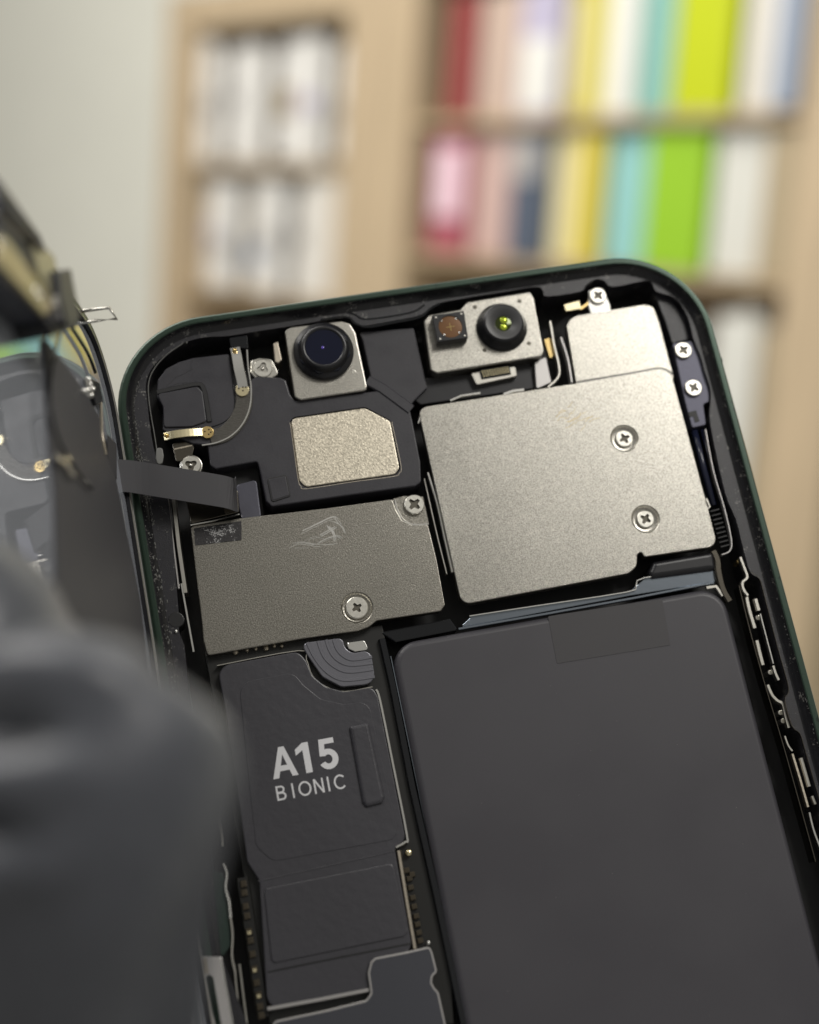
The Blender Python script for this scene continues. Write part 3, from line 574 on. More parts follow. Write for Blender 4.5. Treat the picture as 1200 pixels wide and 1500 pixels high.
m = MB(); m.slab(fillet([(7.28,-65.52),(21.36,-65.48),(21.53,-72.88),(21.02,-73.21),(6.82,-73.23)], 0.5), zfo - .05, zfo + .16, .15, 'foil', seg=3); m.build('lower_pillow', fo)
m = MB(); m.strip(Z([(6.84,-64.64),(13.65,-64.5),(21.75,-64.3)], zfo + .05), .12, .08, 'foil'); m.strip(Z([(6.26,-73.96),(14.11,-73.97),(21.68,-74.05)], zfo + .04), .2, .08, 'deep'); m.build('foil_seam', fo)
# can edges; the right one widened and brightened to carry its highlight
m = MB(); m.strip(smooth_path(Z([(23.15,-46.64),(23.36,-47.92),(23.41,-54.76),(23.42,-62.77),(23.12,-63.53),(21.99,-63.9)], -1.98), 4), .34, .8, 'bright_steel'); m.strip(smooth_path(Z([(6.34,-40.88),(15.44,-40.8),(16.16,-41.95),(16.5,-43.88),(17.77,-45.35),(19.68,-46.24),(22.83,-46.27)], -2.0), 4), .14, .8, 'steel'); m.build('can_edge', phone)
m = MB(); m.strip(Z([(22.22,-64.3),(22.05,-69.67),(21.95,-74.67)], -2.0), .46, .6, 'tan_metal'); m.build('ground_strip', phone)
for q, a in zip([(22.74,-66.49),(22.86,-67.39),(22.82,-68.34),(22.83,-69.43),(22.79,-70.36),(22.81,-71.38),(22.78,-72.24),(22.76,-73.1),(22.74,-73.95),(23.23,-67.03)], range(10)):
    m = MB(); m.slab([(q[0] - .32, q[1] - .3), (q[0] + .32, q[1] - .26), (q[0] + .3, q[1] + .3), (q[0] - .3, q[1] + .28)], -3.1, -2.5, .08, 'chip'); m.build('capacitor', board)
m = MB(); m.lathe([(23.29,-64.71)][0], [(.36, -3), (.36, -2.35), (.25, -2.25), (0, -2.22)], 'pale_gold', 18); m.build('test_pad', board)
m = MB(); m.lathe([(23.45,-74.34)][0], [(.18, -2.6), (.18, -1.5), (0, -1.45)], 'bright_steel', 12); m.build('guide_pin', board)
m = MB(); m.strip(Z([(5.29,-63.88),(5.21,-69.95),(5.08,-78.3)], -2.5), 1.4, .5, 'board'); m.build('board_edge', board)
for i, q in enumerate([(5.31,-64.61),(5.23,-65.53),(5.14,-66.94),(5.12,-67.94),(5.06,-69.56),(5.05,-70.48),(5.03,-71.89),(4.98,-73.42),(4.96,-74.81),(4.96,-76.06),(4.91,-77.23),(4.9,-78.13)]):
    m = MB(); m.slab([(q[0] - .36, q[1] - .36), (q[0] + .36, q[1] - .32), (q[0] + .34, q[1] + .4), (q[0] - .32, q[1] + .38)], -2.9, -2.2, .12, 'chip'); 
    if i in (4, 7, 9): m.slab([(q[0] - .2, q[1] - .3), (q[0] + .2, q[1] - .3), (q[0] + .2, q[1] + .1), (q[0] - .2, q[1] + .1)], -2.3, -2.15, .04, 'pale_gold')
    m.build('capacitor', board)
# ribbed grey flex
fx = [(15.8,-40.06),(16.42,-41.74),(17.51,-44.2),(19.38,-45.7),(23.25,-46.02),(23.38,-42.13),(21.34,-42.23),(20.56,-41.46),(20.55,-40.28)]
m = MB(); m.slab(fillet(fx, 1.2), -2.4, -1.75, .1, 'ribbed'); gf = m.build('ribbed_flex', phone)
ends = [[(16.56,-40.12),(17.13,-42.03),(18.18,-43.86),(19.89,-45.02),(23.24,-45.24)], [(17.78,-40.18),(18.08,-41.88),(18.92,-43.21),(20.43,-44.18),(23.25,-44.38)], [(18.7,-40.19),(18.91,-41.56),(19.55,-42.7),(20.87,-43.48),(23.31,-43.68)], [(19.54,-40.26),(19.66,-41.3),(20.18,-42.26),(21.21,-42.92),(23.37,-42.99)]]
for p in ends:
    m = MB(); m.strip(smooth_path(Z(p, -1.66), 5), .34, .12, 'ribbed'); m.build('flex_rib', gf)
m = MB(); m.slab(fillet([(20.82,-40.88),(22.91,-40.94),(23.23,-42.1),(21.61,-42.04),(20.99,-41.62)], .3), -3, -1.95, .08, 'bright_steel'); m.build('connector_plate', phone)

# lettering on the foil
zt_ = zfo + .063
A = [(0, 0), (.36, 1), (.56, 1), (.92, 0), (.705, 0), (.635, .215), (.285, .215), (.215, 0)]
AH = [(.345, .39), (.575, .39), (.46, .75)]
mat_ = lambda pts, x0, y0, sx, sy: [(x0 + x * sx, y0 + y * sy) for x, y in pts]
bx0, by0, ch = 10.3, -54.33, 3.34
m = MB(); mi = m.m('print')
m.cap([ccw(mat_(A, bx0, by0, ch * .90, ch)), ccw(mat_(AH, bx0, by0, ch * .90, ch))[::-1]], zt_, mi)
m.cap([ccw(mat_([(.26, 0), (.26, .76), (.02, .62), (.02, .815), (.28, 1), (.475, 1), (.475, 0)], bx0 + 2.76, by0, ch, ch))], zt_, mi)
ang = lambda r1, r2, q: (.335 + r1 * math.cos(math.radians(q)), .325 + r2 * math.sin(math.radians(q)))
five = [(.11, 1), (.60, 1), (.60, .825), (.275, .825), (.258, .655)] + [ang(.325, .335, 100 - 10.2 * k) for k in range(26)] + [ang(.13, .15, -155 + 10.6 * k) for k in range(28)] + [(.065, .45)]
m.cap([ccw(mat_(five, bx0 + 5.15, by0, ch, ch))], zt_, mi)
m.build('printed_lettering', fo, label='bold pale lettering')
bx, by, bh = 10.32, -56.72, 1.60
st = .135
def arcp(cx_, cy_, rx, ry, a0, a1, n=12): return [(cx_ + rx * math.cos(math.radians(a0 + (a1 - a0) * k / n)), cy_ + ry * math.sin(math.radians(a0 + (a1 - a0) * k / n))) for k in range(n + 1)]
glyph = {
 'B': [[(.08, 0), (.08, 1)], [(.08, .93), (.36, .93)] + arcp(.36, .735, .19, .195, 80, -80) + [(.08, .535)], [(.1, .505), (.40, .505)] + arcp(.40, .285, .21, .215, 80, -80) + [(.08, .075)]],
 'I': [[(.08, 0), (.08, 1)]], 'N': [[(.08, 0), (.08, 1)], [(.09, .97), (.62, .03)], [(.63, 0), (.63, 1)]],
 'C': [arcp(.45, .5, .37, .44, 42, 318, 20)], 'O': [arcp(.46, .5, .38, .44, 0, 345, 23)]}
m = MB(); k = 0
for chx, x0 in (('B', 0), ('I', 1.72), ('O', 2.42), ('N', 4.12), ('I', 5.62), ('C', 6.32)):
    for p in glyph[chx]:
        m.ribbon(mat_(p, bx + x0, by, bh, bh), st * bh * .88, zt_ + .0012 * (k % 4), 'print', closed=(chx == 'O')); k += 1
m.build('printed_lettering', fo, label='thin pale lettering')

# ---- bottom shield with bright bevel
bs = [(17.02,-75.05),(17.53,-74.73),(20.98,-74.77),(23.51,-74.71),(23.65,-75.44),(23.76,-77.44),(23.18,-77.75),(22.97,-78.41),(23.16,-78.94),(23.49,-79.49),(23.64,-85.48),(6.62,-83.37),(5.77,-79.25),(6.26,-78.87),(11.72,-78.87),(15.81,-78.72),(16.43,-78.15),(16.53,-76.08)]
bp_ = fillet(bs, .5)
m = MB(); m.slab(bp_, -2.6, -1.5, .07, 'shield_black', side='silver_plate'); shb = m.build('lower_shield', phone, label='black coated shield with a bright bevelled edge')
ed = inset(ccw(bp_), .12); ed.append(ed[0]); m = MB(); m.strip(Z(ed, -1.47), .24, .2, 'silver_plate'); m.build('bevel_edge', shb)
m = MB(); m.strip(Z([(5.63,-77.58),(11.22,-77.73),(16.37,-77.79)], -1.8), .45, .6, 'silver_plate'); m.build('foil_border', phone)

# ---- dust on the dark surfaces (nobody could count it)
m = MB(); mi = m.m('residue')
for k in range(170):
    if k % 2: x, y, z = random.uniform(27, 64), -random.uniform(44, 88), -1.985
    else: x, y, z = random.uniform(9, 22), -random.uniform(46, 72), zfo + .012
    r = random.uniform(.012, .035) * (2 if random.random() < .06 else 1); b = len(m.v); a0 = random.random() * 6; el = random.choice((1, 1, 1, 3))
    m.v += [(x + el * r * math.cos(a0 + 1.57 * i), y + r * math.sin(a0 + 1.57 * i), z) for i in range(4)] + [(x, y, z + r)]
    for i in range(4): m.face((b + i, b + (i + 1) % 4, b + 4), mi)
o = m.build('dust', phone); o['kind'] = 'stuff'
# ---- left edge metalwork
m = MB(); m.strip(Z([(4.63,-20.91),(4.34,-26.73),(4.25,-32.17)], -1.75), .65, 2, 'steel'); m.strip(Z([(3.96,-20.78),(3.83,-25.09),(3.58,-31.63)], -1.45), .22, .6, 'silver_plate')
m.strip(Z([(3.96,-31.01),(4.01,-34.59),(4.08,-38.92)], -1.9), .3, 2, 'bright_steel'); m.build('side_strip', phone)
m = MB(); m.slab(circle([(2.74,-35.16)][0], .9, 20), -4, -1.27, .1, 'deep'); m.lathe([(2.54,-36.48)][0], [(.2, -2), (.2, -1.1), (0, -1.05)], 'bright_steel', 10); m.build('locating_hole', phone)
m = MB(); m.slab(fillet([(2.36,-62.62),(3.43,-63.18),(3.42,-66.77),(2.94,-70.57),(1.91,-71.56),(1.71,-71.03)], .3), -3, -1.9, .08, 'olive_plate'); m.build('teal_insert', phone)
m = MB(); m.strip(smooth_path(Z([(3.88,-56.02),(3.96,-59.11),(3.83,-60.4)], -1.5)), .38, .6, 'steel'); m.strip(smooth_path(Z([(3.61,-62.16),(3.79,-63.28),(3.42,-64.64),(3.52,-66.24),(3.4,-67.85)], -1.5)), .42, .6, 'bright_steel'); m.strip(smooth_path(Z([(3.4,-67.85),(3.32,-69.6),(2.91,-71.62),(2.98,-73.38)], -1.5)), .3, .6, 'steel'); m.strip(smooth_path(Z([(2.36,-59.1),(2.64,-59.59),(2.69,-60.62)], -1.3)), .16, .4, 'bright_steel'); m.build('edge_spring', phone)
for s in ([(2.99,-72.48),(2.63,-78.48)], [(3.54,-72.59),(3.31,-78.62)]):
    m = MB(); m.strip(Z(s, -1.6), .24, 1, 'steel'); m.build('edge_rib', phone)
m = MB(); m.slab(fillet([(-1.86,-71.21),(0.18,-71.21),(1.88,-71.61),(2.03,-79.66),(-2.19,-79.47)], .2), .35, 0.8, .08, 'silver_plate', holes=[fillet([(-0.01,-73.29),(0.45,-73.04),(0.73,-73.44),(0.78,-78.74),(0.22,-78.76),(-0.01,-75.88)], .2)])
m.strip(Z([(-1.71,-71.38),(-1.6,-74.88),(-1.6,-79.26)], .9), .34, .2, 'bright_steel'); m.strip(Z([(1.71,-71.78),(1.88,-75.92),(1.91,-79.5)], .88), .2, .2, 'bright_steel'); m.strip(Z([(0.22,-71.42),(0.19,-72.92)], .86), .4, .15, 'tan_metal'); m.build('latch_plate', phone)
m = MB(); m.strip(Z([(-2.16,-65.47),(-2.35,-70.29)], .8), .3, .8, 'dark_steel'); m.strip(Z([(-1.54,-65.1),(-1.85,-70.73)], .8), .26, .8, 'steel'); m.build('hinge_rib', phone)

# ================================================================== lifted display
LEAN = math.radians(8.4)
DM = PHONE_M @ Matrix.Scale(0.001, 4) @ Matrix(((0, -math.sin(LEAN), math.cos(LEAN), -0.4), (1, 0, 0, 0), (0, math.cos(LEAN), math.sin(LEAN), 0), (0, 0, 0, 1)))
disp = thing('display_assembly', 'lifted phone display seen almost edge on, its ribbon cable running to the phone', 'display', DM)
def dout(d): return rrect(-147 + d, d, -2.6 - d, 69 - d, 10 - d, 12)       # (along the phone, away from its edge)
m = MB(); m.slab(dout(0.25), -1.3, -0.02, 0.2, 'display_black'); m.build('display_glass', disp)
m = MB(); m.slab(dout(0.0), -0.9, 0.45, 0.12, 'display_black', holes=[dout(1.3)])
lp = dout(0.35); lp.append(lp[0]); m.strip(Z(lp, 0.5), .2, .1, 'silver_plate'); lp = dout(1.15); lp.append(lp[0]); m.strip(Z(lp, 0.52), .16, .1, 'steel'); m.build('display_frame', disp)
m = MB(); m.slab(dout(1.5), -0.1, 0.0, 0.02, 'mirror'); m.build('display_back', disp, label='polished display back mirroring the phone')
# dark films over the part next to the phone
m = MB(); m.slab(fillet([(-14.13,31.71),(-14.01,19.35),(-14.86,11.11),(-19.14,7.48),(-33.68,3.85),(-64.44,9.67),(-77.4,11.36),(-75.51,51.24),(-46.64,41.55),(-41.34,41.37),(-30.82,36.4),(-26.13,35.83)], .8), 0.0, 0.35, .1, 'flex', seg=3); m.build('shield_film', disp)
m = MB(); m.strip(smooth_path(Z([(-9.34,24.28),(-19.91,34.87),(-25.72,34.33),(-26.54,22.58)], 0.9)), .25, .25, 'glossy'); m.build('film_edge', disp)
for pts in ([(-27.67,36.73),(-27.59,34.83),(-27.34,32.8)], [(-27.5,32.89),(-27.77,32.07),(-27.55,30.47)]):
    m = MB(); m.strip(Z(pts, .95), .5, .25, 'steel'); m.build('film_clip', disp)
# ribbon to the phone's connector: leaves the display, spans the gap, dips into the connector well
DI = DM.inverted() @ (PHONE_M @ Matrix.Scale(0.001, 4))
def ribbon3(path, wdir, wid, th, name, k, parent):
    mm = MB(); mi = mm.m(k); rows = []
    P = smooth_path(path, 5)
    for i, q in enumerate(P):
        t = (P[min(len(P) - 1, i + 1)] - P[max(0, i - 1)]).normalized(); wv = Vector(wdir); wv = (wv - t * wv.dot(t)).normalized(); nn = t.cross(wv).normalized()
        b = len(mm.v)
        for a, c in ((-.5, -.5), (.5, -.5), (.5, .5), (-.5, .5)): mm.v.append(tuple(DI @ (q + wv * a * wid + nn * c * th)))
        rows.append(list(range(b, b + 4)))
    for a, c in zip(rows, rows[1:]): mm.loopstrip(a, c, mi, False)
    mm.face(rows[0], mi); mm.face(rows[-1][::-1], mi)
    return mm.build(name, parent)
RB = [(p[0], p[1], z) for p, z in zip([(-2.4,-18.51)], (3.2,))] + [(p[0], p[1], z) for p, z in zip([(0.58,-19.05),(3.85,-20.09),(7.48,-21.26),(10.4,-22.16),(11.42,-22.49)], (2.1, 1.8, 1.5, 1.0, .2))] + [(p[0], p[1], -1.2) for p in [(11.67,-21.76)]]
RBD = [(-1.45, RB[0][1], 10.0), (-0.85, RB[0][1], 6.0), RB[0]]
ribbon3(RBD + RB[1:], (0.14, 1, 0), 3.75, .12, 'ribbon_cable', 'flex', disp)
# earpiece and sensor metalwork at the top of the display
def dslab(name, h, pts, k, b=.1, r=.3, base=0.0, label=None):
    mm = MB(); mm.slab(fillet(pts, r), base, h, b, k); return mm.build(name, disp, None, label)
dslab('earpiece_housing', 3.0, [(-19.93,57.31),(-17.51,41.37),(-14.42,33.94),(-8.04,40.07),(-9.04,52.76)], 'navy_plastic', .2)
dslab('brass_strip', 3.3, [(-16.2,56.74),(-15.4,54.22),(-14.72,41.75),(-15.91,41),(-17.91,44.63),(-19.13,57.97)], 'brass', .1, base=2.9)
dslab('khaki_bracket', 3.5, [(-11.2,46.36),(-10.18,42.45),(-9.16,37.88),(-13.56,37.79),(-15.53,41.1),(-14.26,45.28)], 'khaki', .1, base=2.9)
dslab('sensor_block', 4.2, [(-11.97,40.52),(-9.1,34.71),(-11.89,34.23),(-13.95,33.86),(-17.2,40.01),(-15.24,41.29)], 'navy_plastic', .15)
dslab('lower_bar', 3.2, [(-17.87,43.39),(-11.8,30.29),(-12.54,29.66),(-18.52,41.5)], 'deep', .15)
dslab('pale_tab', 3.9, [(-14.61,41.21),(-14.26,39.19),(-15.73,38.55),(-16.83,40.53),(-15.8,41.82)], 'silver_plate', .06, base=3.0)
m = MB(); m.tube([(q[0], q[1], 3.6) for q in [(-12.89,56.34),(-11.85,50.24),(-11.3,43.79)]], .35, 'navy', 8); m.build('edge_cable', disp)
for i, q in enumerate([(-16.46,46.76),(-16.56,45.55),(-17.19,57.1)]): 
    m = MB(); m.lathe(q, [(.35, 3.2), (.3, 3.45), (0, 3.5)], 'bright_steel', 12); m.build('rivet', disp)
# steel wire loop sticking out over the phone
def loop3(pts):
    mm = MB(); mm.tube([DI @ Vector(q) for q in pts], .2, 'steel', 8); mm.build('wire_loop', disp)
LP = Z([(-2.97,-2.95),(-1.07,-2.96),(1.12,-2.98),(1.72,-4.4),(-0.53,-4.3),(-2.85,-4.22)], 12.0)
loop3(LP)
# contact pins
for q in [(-12.45,15.91),(-12.86,15.56),(-14.15,17.18),(-12.99,14.46),(-14.15,15.73),(-14.78,18.68)]:
    m = MB(); m.lathe(q, [(.3, .3), (.3, .75), (.2, .95), (0, 1.0)], 'bright_steel', 10); m.build('contact_pin', disp)
dslab('contact_base', .5, [(-11.89,15.31),(-10.09,8.86),(-12.29,8.31),(-14.1,12.47)], 'display_black', .1)
m = MB(); m.strip(smooth_path(Z([(-7.88,19.13),(-8.1,12.96),(-9.37,10.08)], .6)), .5, .3, 'display_black'); m.strip(smooth_path(Z([(-12.8,9.66),(-15.66,11.08),(-17.48,11.88),(-19.26,11.43)], .6)), .3, .3, 'tan_metal'); m.build('edge_flex', disp)

# ================================================================== gloved hand
def finger(verts, edges, chain_):
    idx = []
    for c in chain_:
        verts.append(c); idx.append(len(verts) - 1)
    for a, b in zip(idx, idx[1:]): edges.append((a, b))
    return idx
glove = mat('dark_glove_fabric', (0.078, 0.083, 0.098), 0.40, 0, bump=0.5, bscale=260, dist=0.0006, var=0.12, vscale=900, spec=0.55)
HV, HE, HR = [], [], []
def addchain(pts, rs, root=None):
    i0 = len(HV)
    for p, r in zip(pts, rs): HV.append(Vector(p)); HR.append(r)
    for k in range(len(pts) - 1): HE.append((i0 + k, i0 + k + 1))
    if root is not None: HE.append((root, i0))
    return i0
palm = addchain([(-0.0878,-0.0528,-0.1398)] + [(-0.06,-0.0551,-0.0939)], [.036, .036])
addchain([(-0.0297,-0.0614,-0.0595)] + [(-0.026,-0.0691,-0.0392)] + [(-0.0231,-0.0782,-0.0217)] + [(-0.0204,-0.0853,-0.0093)] + [(-0.0181,-0.0873,-0.0032)] + [(-0.0166,-0.0866,0.0004)] + [(-0.0155,-0.0857,0.0027)] + [(-0.015,-0.085,0.0039)], [.0150, .0138, .0126, .0110, .0100, .0094, .0080, .0050], 1)     # bent finger in front
addchain([(-0.061,-0.0544,-0.0543)] + [(-0.053,-0.0589,-0.0211)] + [(-0.0438,-0.0618,-0.0027)] + [(-0.0363,-0.0628,-0.0027)] + [(-0.03,-0.0634,-0.0034)] + [(-0.0248,-0.0636,-0.0043)], [.0150, .0140, .0132, .0120, .0104, .0066], 1)    # finger behind
addchain([(-0.0536,-0.0581,-0.0639)] + [(-0.0459,-0.0643,-0.0408)] + [(-0.0408,-0.068,-0.0271)] + [(-0.0374,-0.0693,-0.0225)], [.0140, .0125, .0110, .0070], 1)
addchain([(-0.0721,-0.0545,-0.0782)] + [(-0.0635,-0.0586,-0.0548)] + [(-0.057,-0.0621,-0.04)] + [(-0.0537,-0.0634,-0.0356)], [.0130, .0115, .0100, .0064], 1)
addchain([(-0.09,-0.0515,-0.0963)] + [(-0.0833,-0.0536,-0.073)] + [(-0.0781,-0.0555,-0.0606)] + [(-0.0754,-0.0568,-0.0563)], [.0120, .0100, .0088, .0058], 1)
me = bpy.data.meshes.new('gloved_hand'); me.from_pydata([tuple(v) for v in HV], HE, [])
hand = bpy.data.objects.new('gloved_hand', me); COL.objects.link(hand); me.materials.append(glove)
hand['label'] = 'blurred gloved hand in dark grey fabric gripping the lifted display'; hand['category'] = 'gloved hand'
sk = hand.modifiers.new('skin', 'SKIN'); sk.use_smooth_shade = True
sv = me.skin_vertices[0].data
for k, r in enumerate(HR): sv[k].radius = (r, r); sv[k].use_root = (k == 0)
su = hand.modifiers.new('subdivision', 'SUBSURF'); su.levels = 3; su.render_levels = 3
dg = bpy.context.evaluated_depsgraph_get(); dg.update()
skin = bpy.data.meshes.new_from_object(hand.evaluated_get(dg)); hand.modifiers.clear(); hand.data = skin
# loose glove fabric: folds across the bent finger, fading towards its right-hand side
q0, qx, qy = (Vector([(-0.0234,-0.0865,0.0012)][0]), Vector([(0.017,-0.086,0.004)][0]), Vector([(-0.0205,-0.0933,-0.0385)][0]))
ex, ey = (qx - q0), (qy - q0); ex = ex / ex.length_squared; ey = ey / ey.length_squared
nrm = [Vector(v.normal) for v in skin.vertices]
for v, n in zip(skin.vertices, nrm):
    d = v.co - q0; u = d.dot(ex) * 40; q = d.dot(ey) * 40 + .10 * u         # millimetres across and down the finger
    if q < -9 or q > 16: continue
    h = 0
    for c_, w_, a_, lim in ((-2.6, 1.1, .9, 9), (0.1, 1.0, -1.9, 4.6), (2.9, 1.3, .5, 8), (5.7, 1.0, -1.8, 3.2), (7.2, 1.1, 1.3, 5.5)):
        h += a_ * math.exp(-((q - c_ - .35 * math.sin(u * .5 + c_)) / w_) ** 2) / (1 + math.exp((u - lim) / .9))
    v.co += n * h * .0013
skin.update()
if not skin.materials: skin.materials.append(glove)
for p_ in skin.polygons: p_.use_smooth = True

# ================================================================== shop behind: wall, two shelf units, packages
c35, s35 = math.cos(math.radians(50)), math.sin(math.radians(50))
FM = Matrix(((c35, 0, -s35, -0.1112), (-s35, 0, -c35, 2.4907), (0, 1, 0, 0.1973), (0, 0, 0, 1)))   # x along the shelf front, y up, z out of the shelf
def bgmat(n, c, r=0.6, var=0.04): return mat(n, c, r, 0, var=var, vscale=9)
M['wall'] = bgmat('painted_wall', (0.80, 0.80, 0.715), 0.8, 0.02)
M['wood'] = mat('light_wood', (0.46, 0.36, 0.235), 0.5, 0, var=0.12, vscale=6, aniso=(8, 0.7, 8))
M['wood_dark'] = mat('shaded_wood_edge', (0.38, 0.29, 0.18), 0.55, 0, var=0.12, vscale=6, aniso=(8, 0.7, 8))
M['shelf_back'] = bgmat('shelf_back', (0.42, 0.34, 0.24), 0.7)
pal = dict(red=(.27, .05, .05), pinkbeige=(.52, .40, .33), violet=(.62, .60, .72), yellow=(.56, .50, .11), white=(.74, .74, .69), teal=(.22, .45, .40),
           lime=(.47, .54, .003), offwhite=(.66, .63, .57), bluegrey=(.30, .35, .44), rosered=(.36, .09, .12), pink=(.54, .38, .34), slate=(.08, .10, .14),
           cream=(.68, .61, .36), yellow2=(.58, .48, .07), aqua=(.26, .52, .50), green=(.27, .50, .02), greywhite=(.62, .62, .57), beige=(.38, .31, .20), palepink=(.78, .58, .66), lilac=(.46, .43, .56), grey=(.35, .34, .33), brown=(.24, .17, .11), paper=(.70, .69, .66))
for k, v in pal.items(): M['p_' + k] = bgmat('card_' + k, v, 0.45)
wl = MB(); wl.slab([(-6, -2.4), (4, -2.4), (4, 2.6), (-6, 2.6)], -0.45, -0.37, 0, 'wall'); wall = wl.build('wall'); wall.matrix_world = FM; wall['kind'] = 'structure'
def unit(label, x0, x1, shelves, y0, y1, th, name='shelf_unit'):
    t = thing(name, label, 'shelf unit', FM, 'wooden shelf units along the wall')
    for a, b in ((x0, x0 + th), (x1 - th, x1)):
        m = MB(); m.slab([(a, y0), (b, y0), (b, y1), (a, y1)], -0.34, 0.0, 0.004, 'wood'); m.build('side_panel', t)
    for y in shelves:
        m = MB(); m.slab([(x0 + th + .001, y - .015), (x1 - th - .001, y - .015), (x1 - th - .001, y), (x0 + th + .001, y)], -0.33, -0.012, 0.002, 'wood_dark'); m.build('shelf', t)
    m = MB(); m.slab([(x0 + th + .001, y0), (x1 - th - .001, y0), (x1 - th - .001, y1), (x0 + th + .001, y1)], -0.365, -0.335, 0, 'shelf_back'); m.build('back_panel', t)
    m = MB(); m.slab([(x0 + th + .001, y1 - .07), (x1 - th - .001, y1 - .07), (x1 - th - .001, y1), (x0 + th + .001, y1)], -0.33, -0.006, 0.003, 'wood'); m.build('top_rail', t)
    return t
RX = [(0.009,-0),(0.107,-0.001),(0.921,-0.339),(0.968,-0.333)]; RY = [(0.462,0.232),(0.487,0.029),(0.513,-0.182),(0.561,-0.573)]
LX = [(-0.665,-0.062),(-0.542,-0.061),(-0.037,0),(0.009,-0)]; LY = [(-0.318,0.175),(-0.297,-0.044),(-0.274,-0.28),(-0.252,-0.512)]
unit('wide wooden shelf unit with coloured phone case boxes at the right', RX[0][0], RX[3][0], [q[1] for q in RY[1:]] + [RY[3][1] - .25], -1.2, RY[0][1] + .09, RX[1][0] - RX[0][0])
unit('narrow wooden shelf unit with white packets at the left', LX[0][0], LX[3][0] - 0.002, [q[1] for q in LY[1:]] + [LY[3][1] - .25], -1.2, LY[0][1] + .10, (LX[1][0] - LX[0][0]) * .7)
def packet(u0, u1, v0, v1, key, label, group, name='case_box', z=-0.03, d=0.04, band=None, cat='box'):
    wd, hh = u1 - u0, v1 - v0
    t = thing(name, label, cat, FM @ Matrix.Translation((u0, v0, z)), group)
    m = MB(); m.slab(rrect(0, 0, wd, hh, .006, 3), -d, 0, .003, key); m.build('carton', t)
    if band:
        m = MB(); m.slab(rrect(wd * band[0], hh * band[1], wd * band[2], hh * band[3], .003, 3), -.002, .0025, .001, band[4]); m.build('front_panel', t)
    m = MB(); m.slab(fillet([(wd * .3, hh), (wd * .7, hh), (wd * .64, hh + .012), (wd * .36, hh + .012)], .003, 2), -d * .6, -d * .5, .001, key); m.build('hang_tab', t)
    return t
G1, G2 = 'phone case boxes on the upper coloured shelf', 'phone case boxes on the lower coloured shelf'
row1 = [(0.155,0.119),(0.211,0.117),(0.217,0.117),(0.31,0.113),(0.319,0.112),(0.404,0.109),(0.413,0.108),(0.493,0.105),(0.5,0.105),(0.553,0.103),(0.556,0.103),(0.614,0.1),(0.624,0.1),(0.726,0.096),(0.737,0.095),(0.81,0.092),(0.814,0.092),(0.854,0.09)]
d1 = [('red', 'dark red box at the left end of the upper shelf', None), ('pinkbeige', 'beige pink box beside the dark red box on the upper shelf', None), ('lilac', 'white and lilac box between the beige pink and yellow boxes on the upper shelf', (.1, .05, .9, .6, 'p_white')),
      ('yellow', 'yellow box on the upper shelf beside the white and lilac box', (.02, .1, .35, .9, 'p_cream')), ('white', 'white box on the upper shelf touching the teal box', None), ('teal', 'teal box on the upper shelf beside the bright lime box', None),
      ('lime', 'bright yellow-lime box on the upper shelf', None), ('offwhite', 'off-white box right of the bright lime box on the upper shelf', None), ('bluegrey', 'blue grey box at the right edge of the upper shelf', None)]
pitch = RY[1][1] - RY[2][1]
for k, (key, lab, band) in enumerate(d1): packet(row1[2 * k][0], row1[2 * k + 1][0], RY[1][1] + .001, RY[1][1] + pitch * .90, 'p_' + key, lab, G1, band=band, z=-.004 if k == 8 else -.03 - .01 * (k % 2))
row2 = [(0.132,-0.094),(0.222,-0.092),(0.228,-0.092),(0.313,-0.09),(0.319,-0.09),(0.399,-0.088),(0.405,-0.088),(0.456,-0.087),(0.458,-0.087),(0.511,-0.086),(0.517,-0.085),(0.59,-0.084),(0.597,-0.084),(0.705,-0.081),(0.712,-0.081),(0.796,-0.079),(0.8,-0.079),(0.86,-0.078)]
d2 = [('rosered', 'rose red box with a pale pink label on the lower shelf', (.15, .3, .85, .88, 'p_palepink')), ('pink', 'dusty pink box on the lower shelf beside the slate box', None), ('slate', 'dark slate box on the lower shelf', (.0, .62, .8, .95, 'p_grey')), ('cream', 'cream box on the lower shelf touching the mustard yellow box', None),
      ('yellow2', 'mustard yellow box on the lower shelf', None), ('aqua', 'aqua box on the lower shelf beside the grass green box', None), ('green', 'grass green box on the lower shelf', None), ('greywhite', 'grey white box right of the grass green box on the lower shelf', None), ('beige', 'brown beige box at the right end of the lower shelf', None)]
for k, (key, lab, band) in enumerate(d2): packet(row2[2 * k][0], row2[2 * k + 1][0], RY[2][1] + .001, RY[2][1] + pitch * .90, 'p_' + key, lab, G2, band=band, z=-.03 - .01 * (k % 2))
row3 = [(0.744,-0.27),(0.818,-0.263),(0.823,-0.262),(0.869,-0.258)]
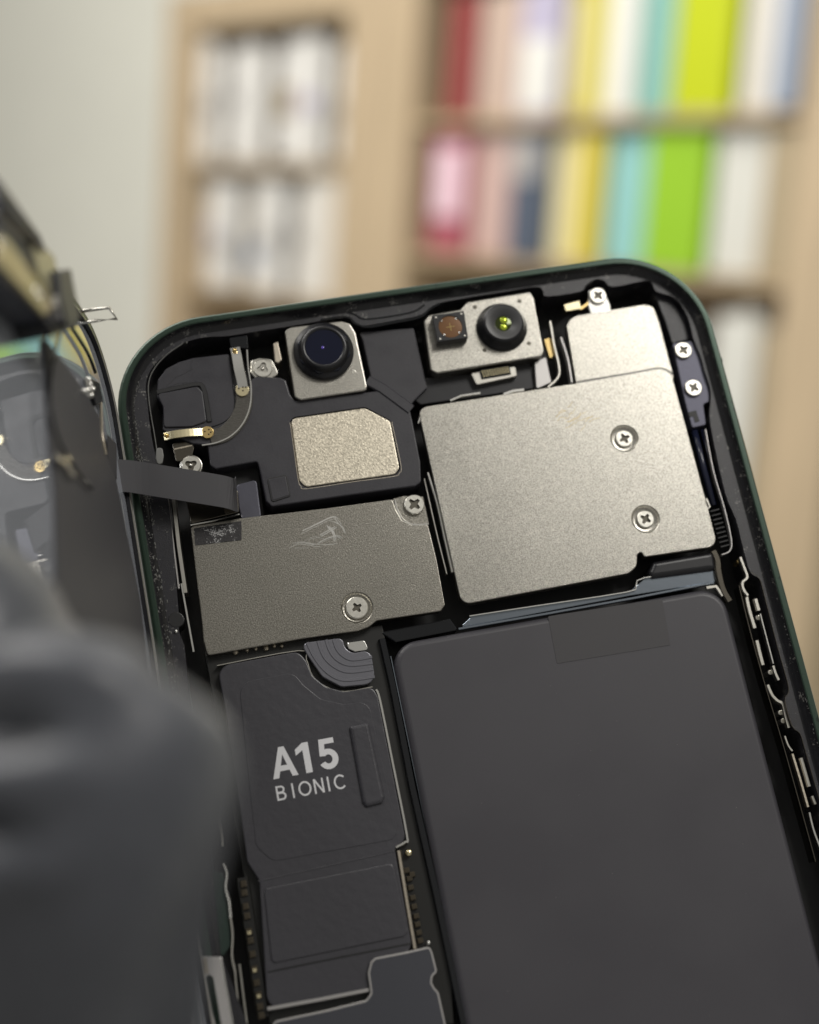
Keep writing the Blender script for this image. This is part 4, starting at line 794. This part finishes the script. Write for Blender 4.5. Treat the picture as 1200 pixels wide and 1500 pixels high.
for k, (key, lab) in enumerate([('greywhite', 'pale grey box seen just right of the phone corner'), ('beige', 'brown beige box right of the pale grey box beside the phone')]):
    packet(row3[2 * k][0], row3[2 * k + 1][0], RY[3][1] + .001, RY[2][1] - .022 - .03 - .012 * k, 'p_' + key, lab, 'boxes on the bottom shelf')
lrow1 = [(-0.614,0.073),(-0.534,0.071),(-0.527,0.071),(-0.453,0.069),(-0.444,0.069),(-0.371,0.068),(-0.362,0.067),(-0.292,0.066),(-0.258,0.065),(-0.191,0.064),(-0.183,0.063),(-0.119,0.062)]; lrow2 = [(-0.695,-0.195),(-0.617,-0.191),(-0.601,-0.191),(-0.541,-0.188),(-0.516,-0.187),(-0.444,-0.184),(-0.435,-0.184),(-0.365,-0.181),(-0.352,-0.18),(-0.29,-0.178),(-0.281,-0.177),(-0.221,-0.175),(-0.209,-0.174),(-0.115,-0.17)]
lp = LY[1][1] - LY[2][1]
pos1 = ['leftmost white packet', 'second white packet from the left', 'third white packet from the left', 'fourth white packet from the left', 'fifth white packet from the left', 'rightmost white packet']; pos2 = pos1[:5] + ['sixth white packet from the left', 'rightmost white packet']
bands = [(.1, .38, .9, .55, 'p_grey'), (.1, .45, .9, .62, 'p_grey'), None, (.15, .35, .85, .6, 'p_beige'), (.1, .42, .9, .56, 'p_lilac'), (.1, .3, .9, .5, 'p_grey'), (.1, .2, .9, .4, 'p_bluegrey')]
for k in range(6): packet(lrow1[2 * k][0], lrow1[2 * k + 1][0], LY[1][1] + .001 + .012 * (k % 2), LY[1][1] + lp * (.95 - .03 * (k % 3)), 'p_paper', pos1[k] + ' on the upper shelf of the narrow unit', 'white packets in the narrow unit', 'white_packet', band=bands[k], z=-.03 - .03 * (k % 2), d=.02, cat='packet')
for k in range(7): packet(lrow2[2 * k][0], lrow2[2 * k + 1][0], LY[2][1] + .001, LY[2][1] + lp * (.93 - .04 * (k % 3)), 'p_paper' if k % 3 else 'p_offwhite', pos2[k] + ' on the lower shelf of the narrow unit', 'white packets in the narrow unit', 'white_packet', band=bands[(k + 3) % 7], z=-.03 - .03 * (k % 2), d=.02, cat='packet')
